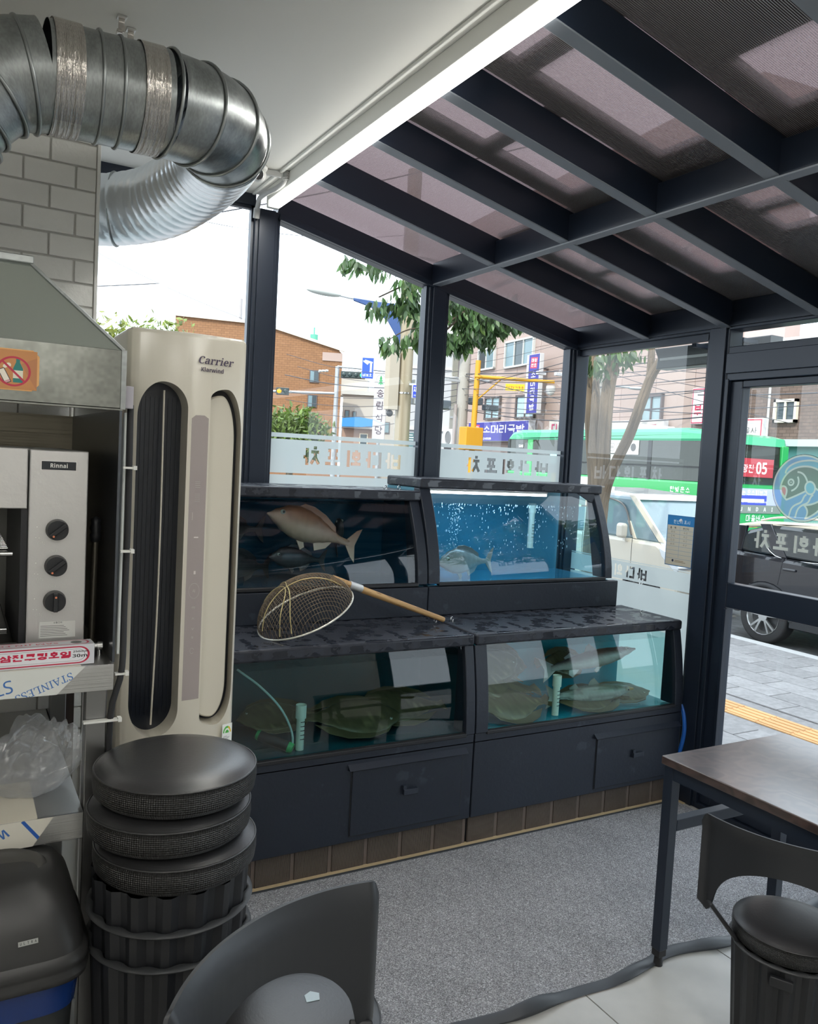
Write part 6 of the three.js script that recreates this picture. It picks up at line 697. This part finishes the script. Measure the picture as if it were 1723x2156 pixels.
  { const N = 1500, im = lit(new THREE.InstancedMesh(leafG, leafM[1], N)), m = new THREE.Matrix4(), q = new THREE.Quaternion(), e = new THREE.Euler(), cc = new THREE.Color(); for (let i = 0; i < N; i++) { let c = cl[Math.floor(rnd(cl.length))]; if (i % 3) c = cl[2 + Math.floor(rnd(6))]; const [x, y, z, s] = c, p = lo([x + rnd(-s, s) * 1.1, y + rnd(-s, s) * 0.65, z + rnd(-s, s)]); e.set(PI + rnd(-0.7, 0.7), rnd(0, 6.28), rnd(-0.6, 0.6)); q.setFromEuler(e); const k = rnd(0.7, 1.2); m.compose(V(...p), q, V(k, k, k)); im.setMatrixAt(i, m); const g = rnd(0.6, 1.8); im.setColorAt(i, cc.setRGB(g, g, g)); } im.name = 'foliage'; im.userData.kind = 'stuff'; t.add(im); }
  const bush = (name, lab, x, y, z, rx, ry, n, k, light) => { const b = thing(name, lab, 'tree', [x, ROAD, z]); part('trunk', rod([0, 0, 0], [0, y, 0], 0.16, 0.08), barkM, b); const im = lit(new THREE.InstancedMesh(leafG, mt(light, 0.6, 0, { transmission: 0.35, thickness: 0 }), n)), m = new THREE.Matrix4(), q = new THREE.Quaternion(), e = new THREE.Euler(), c = new THREE.Color(); for (let i = 0; i < n; i++) { const a = rnd(6.283), u = rnd(-1, 1), r = Math.pow(rnd(), 0.4), s = Math.sqrt(1 - u * u), w = 1 + 0.35 * (nz[1](a / 6.283, u * 0.5 + 0.5) - 0.5) * 2; e.set(rnd(6), rnd(6), rnd(6)); q.setFromEuler(e); const f = k * rnd(0.7, 1.3); m.compose(V(Math.cos(a) * s * r * rx * w, y + 0.3 + u * r * ry * w, Math.sin(a) * s * r * rx * w), q, V(f, f, f)); im.setMatrixAt(i, m); const g = rnd(0.6, 1.5); im.setColorAt(i, c.setRGB(g, g * rnd(0.9, 1.05), g * 0.8)); } im.name = 'foliage'; im.userData.kind = 'stuff'; b.add(im); };
  bush('roadside_tree', 'round bushy tree in front of the tiled building', 10.2, 2.4, -26.6, 1.35, 0.85, 2600, 1.7, [0.11, 0.18, 0.035]); bush('roadside_tree', 'yellow green tree tip between the hood and the air conditioner', 4.1, 4.2, -26.8, 1.1, 1.3, 2200, 1.6, [0.21, 0.25, 0.04]); bush('roadside_tree', 'yellow green tree top showing above the air conditioner', 6.6, 5.0, -30.8, 1.5, 1.3, 2200, 1.7, [0.18, 0.24, 0.05]); bush('roadside_tree', 'dark green tree between the air conditioner and the window post', 8.6, 2.2, -27, 0.9, 1.2, 1200, 1.6, [0.07, 0.14, 0.04]); bush('roadside_tree', 'leafy street tree beyond the frame on the pavement', 7.0, 3.6, 1.5, 1.7, 1.3, 2600, 1.8, [0.13, 0.24, 0.06]);
}
// ---------- vehicles ----------
const tyreM = mt([0.025, 0.024, 0.024], 0.75), rimMt = mt([0.55, 0.55, 0.54], 0.3, 0.9), glassV = mt([0.22, 0.25, 0.22], 0.02, 0, { transmission: 0.8, thickness: 0, ior: 1.5 });
function wheel(parent, x, y, z, r, out) { const w = new THREE.Group(); w.name = 'wheel'; w.position.set(x, y, z); w.rotation.y = out < 0 ? PI : 0; parent.add(w); const k = r / 0.33; part('tyre', lathe([[0.225, -0.1], [0.3, -0.1], [0.325, -0.085], [0.33, -0.05], [0.33, 0.05], [0.325, 0.085], [0.3, 0.1], [0.235, 0.1], [0.225, 0.08]], 48).rotateZ(PI / 2).scale(k, k, k), tyreM, w); part('rim', [lathe([[0.2, 0.02], [0.228, 0.06], [0.232, 0.1], [0.222, 0.1], [0.215, 0.07], [0.195, 0.03]], 48).rotateZ(-PI / 2).scale(k, k, k)], rimMt, w); part('brake_disc', new THREE.CylinderGeometry(0.2, 0.2, 0.02, 32).rotateZ(PI / 2).scale(k, k, k).translate(0.02, 0, 0), mt([0.06, 0.06, 0.06], 0.5, 0.5), w); const sp = []; for (let i = 0; i < 5; i++) for (const s of [-0.13, 0.13]) { const a = i * 2 * PI / 5, b = a + s * 1.5, c0 = a + s * 0.7; sp.push(bar([0.085, Math.cos(c0) * 0.05 * k, Math.sin(c0) * 0.05 * k], [0.09, Math.cos(b) * 0.218 * k, Math.sin(b) * 0.218 * k], 0.028 * k, 0.025)); } part('spokes', [...sp, new THREE.CylinderGeometry(0.055, 0.06, 0.03, 24).rotateZ(PI / 2).scale(1, k, k).translate(0.085, 0, 0)], rimMt, w); return w; }
// outline given as [z,y] pushed along x: the car's cross outline from the side, facing +z
{
  // green village bus, heading away (-z)
  const green = mt([0.025, 0.34, 0.085], 0.28, 0, { clearcoat: 0.6, clearcoatRoughness: 0.1 }), greenL = mt([0.06, 0.4, 0.21], 0.3, 0, { clearcoat: 0.6, clearcoatRoughness: 0.1 }), dark = mt([0.02, 0.022, 0.022], 0.3), b = thing('city_bus', 'green village bus passing on the far side of the street', 'bus', [12.5, ROAD, -10.6]);
  const L = 6.6, W = 2.1, belt = 1.9, wt = 2.68, top = 2.92; // local: rear at z=0, front at z=-L
  part('lower_body', side([[0.04, 0.35], [0.06, 1.2], [0.02, belt], [-L + 0.06, belt], [-L - 0.02, 1.0], [-L + 0.02, 0.35]], 0, W, 0.05), green, b);
  part('roof', side([[-0.02, wt - 0.02], [-0.06, wt + 0.14], [-0.35, top - 0.04], [-0.9, top], [-L + 0.5, top], [-L + 0.2, top - 0.06], [-L + 0.05, wt + 0.05], [-L + 0.02, wt - 0.02]], 0, W, 0.07), greenL, b);
  part('roof_unit', side([[-2.6, top], [-2.7, top + 0.16], [-4.6, top + 0.16], [-4.9, top]], 0.3, W - 0.3, 0.03), frW, b); part('roof_hatch', bx(0.7, 1.3, top, top + 0.06, -1.9, -1.3, 0.02), greenL, b);
  const posts = [[-0.02, -0.22], [-1.62, -1.72], [-3.0, -3.1], [-4.4, -4.5], [-5.55, -5.75], [-L + 0.12, -L + 0.02]]; for (const [a, c] of posts) { part('window_post', bx(0.01, 0.05, belt - 0.02, wt, c, a), a === -5.55 ? green : dark, b); part('window_post', bx(W - 0.05, W - 0.01, belt - 0.02, wt, c, a), dark, b); }
  for (let i = 0; i + 1 < posts.length; i++) { const a = posts[i][1], c = posts[i + 1][0]; const w = part('window', bx(0.02, 0.03, belt, wt, c, a), glassV, b); part('window_bar', bx(0.008, 0.03, belt + 0.26, belt + 0.29, c, a), dark, w); part('window', bx(W - 0.03, W - 0.02, belt, wt, c, a), paneD, b); }
  part('corner_post', [bx(0.0, 0.2, belt, wt, -0.06, 0.02, 0.02), bx(W - 0.2, W, belt, wt, -0.06, 0.02, 0.02)], green, b); part('rear_window', side([[0.0, belt + 0.02], [-0.04, wt]], 0.2, W - 0.2).scale(1, 1, 1), glassV, b); part('rear_window_frame', [bx(0.18, W - 0.18, belt, belt + 0.05, -0.03, 0.03), bx(0.18, W - 0.18, belt + 0.3, belt + 0.33, -0.02, 0.0)], dark, b); part('windscreen', bx(0.05, W - 0.05, belt - 0.3, wt, -L, -L + 0.03), glassV, b);
  part('floor', bx(0.06, W - 0.06, 0.9, 0.95, -L + 0.1, -0.1), dark, b); const sm = mt([0.62, 0.55, 0.06], 0.7); for (let i = 0; i < 7; i++) for (const x of [0.2, 1.45]) part('seat', [bx(x, x + 0.42, 0.95, 1.35, -0.75 - i * 0.75, -0.35 - i * 0.75, 0.04), bx(x, x + 0.42, 1.3, 2.2, -0.42 - i * 0.75, -0.34 - i * 0.75, 0.04)], sm, b);
  wheel(b, 0.14, 0.42, -1.5, 0.42, -1); wheel(b, 0.14, 0.42, -5.2, 0.42, -1); wheel(b, W - 0.14, 0.42, -1.5, 0.42, 1); wheel(b, W - 0.14, 0.42, -5.2, 0.42, 1);
  const L1 = (n, w, h, m, p) => label(n, w, h, m, b, p, -PI / 2), Lr = (n, w, h, m, p) => label(n, w, h, m, b, p, 0);
  L1('operator_name', 0.62, 0.16, mt(0xffffff, 0.5, 0, { transparent: true, map: ctex(512, 128, (g) => write(g, '한빛운수', 10, 14, 92, { w: 0.12, color: '#eafaf0', adv: 1.2 })) }), [-0.004, 1.72, -0.75]); L1('route_number', 0.3, 0.12, mt(0xffffff, 0.5, 0, { transparent: true, map: ctex(256, 96, (g) => { g.fillStyle = '#fff'; g.font = 'bold 72px sans-serif'; g.fillText('5243', 30, 76); }) }), [0.006, 2.52, -6.0]); L1('pictogram_plate', 1.15, 0.3, print(512, 128, (g) => { g.fillStyle = '#d9dcd4'; g.fillRect(0, 0, 512, 128); g.strokeStyle = g.fillStyle = '#555'; g.lineWidth = 5; for (let i = 0; i < 5; i++) { g.beginPath(); g.arc(70 + i * 93, 64, 36, 0, 7); if (i === 4) g.fill(); else g.stroke(); g.fillRect(50 + i * 93, 54, 40, 6); g.fillRect(50 + i * 93, 68, 40, 6); } }), [0.004, 2.53, -2.55]); L1('window_sticker', 0.36, 0.3, mt([0.6, 0.78, 0.68], 0.6), [0.004, 2.25, -2.75]); L1('window_sticker', 0.3, 0.28, mt([0.35, 0.62, 0.6], 0.6), [0.004, 2.25, -4.7]);
  L1('side_poster', 1.0, 0.55, print(256, 140, (g) => { g.fillStyle = '#dfe2e0'; g.fillRect(0, 0, 256, 140); g.fillStyle = '#e9c81c'; g.fillRect(0, 0, 256, 62); write(g, '화·수', 60, 14, 34, { w: 0.12, color: '#333' }); g.fillStyle = '#444'; for (let i = 0; i < 6; i++) g.fillRect(20 + i * 38, 90, 12, 30); }), [-0.004, 1.62, -4.25]); L1('side_poster', 0.7, 0.5, print(128, 96, (g) => { g.fillStyle = '#e4e2de'; g.fillRect(0, 0, 128, 96); g.fillStyle = '#555'; g.font = 'bold 40px sans-serif'; g.fillText('ol', 60, 88); }), [-0.004, 1.6, -3.35]); part('grille', [bx(-0.012, 0, 1.15, 1.5, -1.1, -0.2), ...Array.from({ length: 6 }, (_, i) => bx(-0.02, 0, 1.18 + i * 0.055, 1.2 + i * 0.055, -1.1, -0.2))], dark, b);
  Lr('route_plate', 0.95, 0.36, print(512, 192, (g) => { g.fillStyle = '#b03440'; g.fillRect(0, 0, 512, 192); write(g, '광진', 18, 60, 88, { w: 0.12, color: '#f2e9e6' }); g.fillStyle = '#f4f0ee'; g.font = 'bold 168px sans-serif'; g.fillText('05', 232, 156); }), [1.2, 2.22, 0.012]); Lr('advert', 1.75, 0.32, print(512, 96, (g) => { g.fillStyle = '#aeb6e6'; g.fillRect(0, 0, 512, 96); g.fillStyle = '#4450b8'; g.fillRect(0, 40, 380, 56); write(g, '마음을 씻는 우스피부과', 14, 8, 32, { w: 0.13, color: '#f0f0c0' }); g.fillStyle = '#e8ecff'; g.fillRect(10, 60, 350, 20); }), [1.05, 1.66, 0.066]); Lr('maker_strip', 1.75, 0.16, print(512, 48, (g) => { g.fillStyle = '#7d8580'; g.fillRect(0, 0, 512, 48); g.fillStyle = '#d8dcd8'; g.font = 'bold 34px sans-serif'; [...'HYUNDAI'].forEach((c, i) => g.fillText(c, 20 + i * 68, 36)); }), [1.05, 1.42, 0.068]); Lr('name_lettering', 0.62, 0.18, mt(0xffffff, 0.5, 0, { transparent: true, map: ctex(512, 150, (g) => write(g, '마을버스', 14, 14, 108, { w: 0.12, color: '#d8f2de', adv: 1.12 })) }), [1.2, 1.24, 0.068]); Lr('number_plate', 0.5, 0.28, print(128, 72, (g) => { g.fillStyle = '#e0a422'; g.fillRect(0, 0, 128, 72); g.fillStyle = '#333'; g.font = 'bold 20px sans-serif'; write(g, '서울 74', 26, 6, 20, { w: 0.12, color: '#333' }); write(g, '사5243', 8, 34, 30, { w: 0.12, color: '#333' }); }), [1.05, 0.8, 0.066]); part('rear_lamp', [bx(0.06, 0.2, 0.75, 1.1, 0.02, 0.07, 0.02), bx(W - 0.2, W - 0.06, 0.75, 1.1, 0.02, 0.07, 0.02), bx(W - 0.4, W - 0.28, top - 0.16, top - 0.1, -0.2, -0.08)], M.red, b); part('bumper', bx(0.02, W - 0.02, 0.3, 0.48, -0.05, 0.1, 0.03), dark, b);
}
function car(name, lab, pos, o) {
  const c = thing(name, lab, 'car', pos), { W, paint, roofPaint, body, cabin, wheels, r } = o;
  const under = [], wz = [...wheels].sort((a2, b2) => a2 - b2), fl = body[0][1]; for (const z of wz) for (let i = 0; i <= 12; i++) { const a2 = PI - i / 12 * PI, q = r + 0.045; under.push([z + Math.cos(a2) * q, Math.max(fl, r + Math.sin(a2) * q)]); } part('body', side([...body, ...under], 0, W, 0.05), paint, c); part('underbody', bx(0.28, W - 0.28, 0.2, 0.9, Math.min(...wz) - r - 0.1, Math.max(...wz) + r + 0.1), M.black, c); const cg = side(cabin, 0.07, W - 0.07, 0.05); part('glasshouse', cg, o.glass, c);
  part('roof', side(o.roof, 0.09, W - 0.09, 0.03), roofPaint, c); for (const [z] of [[0]]) for (const pl of o.pillars) for (const x of [0.055, W - 0.1]) part('pillar', side(pl, x, x + 0.045, 0.006), o.pillarM || paint, c);
  for (const z of wheels) { wheel(c, 0.1, r, z, r, -1); wheel(c, W - 0.1, r, z, r, 1); part('arch', [new THREE.TorusGeometry(r + 0.05, 0.035, 8, 32, PI).rotateY(PI / 2).translate(0.012, r, z)], o.archM || M.rubber, c); }
  part('mirror', [new RoundedBoxGeometry(0.12, 0.22, 0.16, 3, 0.05).translate(-0.1, o.mirror[1], o.mirror[0]), bar([-0.05, o.mirror[1] - 0.13, o.mirror[0]], [0.08, o.mirror[1] - 0.14, o.mirror[0] + 0.02], 0.05)], o.mirrorM || paint, c); part('mirror', new RoundedBoxGeometry(0.12, 0.2, 0.16, 3, 0.05).translate(W + 0.1, o.mirror[1], o.mirror[0]), paint, c);
  part('door_seam', o.seams.map(([a, b2]) => bar([-0.001, a[1], a[0]], [-0.001, b2[1], b2[0]], 0.004, 0.006)), M.black, c); part('door_handle', o.handles.map(([z, y]) => new RoundedBoxGeometry(0.03, 0.03, 0.17, 2, 0.012).translate(-0.012, y, z)), o.handleM || paint, c);
  return c;
}
{
  const cream = mt([0.5, 0.46, 0.38], 0.22, 0, { clearcoat: 0.8, clearcoatRoughness: 0.05 }), whiteP = mt([0.58, 0.58, 0.58], 0.22, 0, { clearcoat: 0.8, clearcoatRoughness: 0.05 }), blk = mt([0.006, 0.007, 0.011], 0.1, 0, { clearcoat: 1, clearcoatRoughness: 0.02 }), gl = mt([0.35, 0.5, 0.56], 0.0, 0, { transmission: 0.6, thickness: 0, ior: 1.7 }), glD = mt([0.02, 0.025, 0.028], 0.03, 0, { clearcoat: 1, clearcoatRoughness: 0.0 });
  // boxy cream van: local z 0 at the front, body towards -z; x 0 is the side facing the shop
  const v = car('compact_van', 'boxy cream van with a blue windscreen parked at the kerb', [8.68, ROAD, -7.85], { W: 1.6, paint: cream, roofPaint: whiteP, glass: gl, r: 0.3, wheels: [-0.65, -3.1], body: [[0.02, 0.25], [0.04, 0.62], [-0.05, 0.86], [-0.42, 1.04], [-3.55, 1.06], [-3.6, 0.5], [-3.55, 0.22]], cabin: [[-0.4, 1.03], [-1.0, 1.66], [-3.45, 1.68], [-3.54, 1.06]], roof: [[-0.92, 1.62], [-1.05, 1.7], [-2.2, 1.76], [-3.4, 1.72], [-3.5, 1.62]], pillars: [[[-0.3, 1.04], [-0.42, 1.05], [-1.06, 1.68], [-0.94, 1.68]], [[-0.86, 1.05], [-0.92, 1.05], [-1.06, 1.3], [-1.0, 1.3]], [[-1.9, 1.05], [-2.0, 1.05], [-2.0, 1.68], [-1.9, 1.68]], [[-3.3, 1.05], [-3.56, 1.05], [-3.5, 1.7], [-3.3, 1.7]]], mirror: [-1.0, 1.16], seams: [[[-0.88, 0.3], [-0.88, 1.05]], [[-1.95, 0.3], [-1.95, 1.05]]], handles: [[-1.78, 0.95]] });
  part('headlamp', side([[-0.02, 0.66], [0.03, 0.74], [-0.1, 0.9], [-0.36, 0.98], [-0.3, 0.86]], -0.005, 0.3, 0.01), mt([0.55, 0.58, 0.6], 0.1, 0, { clearcoat: 1 }), v); part('headlamp', side([[-0.02, 0.66], [0.03, 0.74], [-0.1, 0.9], [-0.36, 0.98], [-0.3, 0.86]], 1.3, 1.605, 0.01), mt([0.55, 0.58, 0.6], 0.1), v); part('grille', bx(0.35, 1.25, 0.45, 0.62, 0.0, 0.05, 0.02), M.black, v); part('wiper', [bar([0.35, 1.075, -0.42], [0.95, 1.09, -0.45], 0.02), bar([0.95, 1.075, -0.42], [1.4, 1.09, -0.45], 0.02)], M.black, v); part('number_plate', bx(0.55, 1.05, 0.36, 0.46, 0.03, 0.06), frW, v); part('rain_visor', tube([[0.05, 1.1, -0.95], [0.045, 1.5, -1.12], [0.045, 1.6, -1.4], [0.045, 1.61, -1.88]], 0.014, 24, 6), mt([0.12, 0.11, 0.1], 0.2), v); part('seat', [bx(0.25, 0.65, 0.9, 1.5, -1.6, -1.45, 0.05), bx(0.95, 1.35, 0.9, 1.5, -1.6, -1.45, 0.05), bx(0.35, 0.55, 1.5, 1.62, -1.6, -1.48, 0.04)], M.black, v); part('interior', bx(0.15, 1.45, 1.0, 1.1, -3.3, -0.5), M.black, v);
  const s = car('compact_suv', 'black compact SUV with a white roof seen through the door', [8.75, ROAD, -3.15], { W: 1.78, paint: blk, roofPaint: cream, glass: glD, r: 0.335, wheels: [-0.8, -3.37], archM: M.rubber, body: [[0.0, 0.3], [0.03, 0.7], [-0.2, 0.92], [-1.1, 1.02], [-2.6, 1.06], [-4.0, 1.1], [-4.1, 0.9], [-4.13, 0.55], [-4.06, 0.3]], cabin: [[-1.05, 1.02], [-1.75, 1.46], [-3.4, 1.47], [-3.75, 1.36], [-3.98, 1.1]], roof: [[-1.62, 1.44], [-1.9, 1.5], [-2.8, 1.53], [-3.6, 1.49], [-3.95, 1.42], [-3.9, 1.38], [-3.4, 1.44]], pillars: [[[-1.0, 1.04], [-1.08, 1.04], [-1.8, 1.47], [-1.72, 1.47]], [[-2.35, 1.06], [-2.45, 1.06], [-2.45, 1.48], [-2.38, 1.48]], [[-3.15, 1.08], [-3.3, 1.08], [-3.55, 1.46], [-3.4, 1.47]], [[-3.8, 1.1], [-4.02, 1.1], [-3.86, 1.42], [-3.74, 1.42]]], pillarM: blk, mirror: [-1.3, 1.1], mirrorM: blk, seams: [[[-1.15, 0.4], [-1.15, 1.0]], [[-2.35, 0.4], [-2.35, 1.05]], [[-3.2, 0.75], [-3.15, 1.08]]], handles: [[-2.2, 0.93], [-3.05, 0.95]], handleM: blk });
  part('tail_lamp', side([[-3.82, 1.0], [-4.11, 1.04], [-4.12, 0.9], [-3.98, 0.88]], -0.008, 0.35, 0.01), mt([0.5, 0.02, 0.03], 0.12, 0, { clearcoat: 1 }), s); part('tail_lamp', side([[-3.82, 1.0], [-4.11, 1.04], [-4.12, 0.9], [-3.98, 0.88]], 1.43, 1.788, 0.01), mt([0.5, 0.02, 0.03], 0.12), s); part('roof_rail', [tube([[0.14, 1.5, -1.7], [0.12, 1.55, -2.0], [0.12, 1.56, -3.3], [0.14, 1.5, -3.6]], 0.014, 30, 8), tube([[1.64, 1.5, -1.7], [1.66, 1.55, -2.0], [1.66, 1.56, -3.3], [1.64, 1.5, -3.6]], 0.014, 30, 8)], cream, s); part('sill', bx(-0.01, 0.05, 0.26, 0.38, -3.0, -1.15, 0.01), M.rubber, s); part('chrome_strip', tube([[0.055, 1.06, -1.2], [0.045, 1.075, -2.4], [0.05, 1.09, -3.3], [0.06, 1.2, -3.45]], 0.006, 24, 6), M.chrome, s);
  // dark sign housing outside above the fixed pane
  const a = thing('awning_housing', 'dark rolled awning housing outside above the pavement window', 'awning', [3.62, 2.33, -3.28]); part('case', side([[-0.27, 0], [-0.26, 0.06], [-0.29, 0.12], [0.5, 0.12], [0.5, 0]], 0, 0.1, 0.006), mt([0.035, 0.04, 0.038], 0.35), a); part('pale_strip', bx(-0.004, 0.0, 0.045, 0.06, -0.24, 0.3), mt([0.4, 0.42, 0.4], 0.5), a); part('bracket', [bx(-0.12, 0, 0.08, 0.1, 0.1, 0.13), bx(-0.12, 0, 0.08, 0.1, 0.4, 0.43)], M.frame, a);
}
renderer.render(scene, camera);
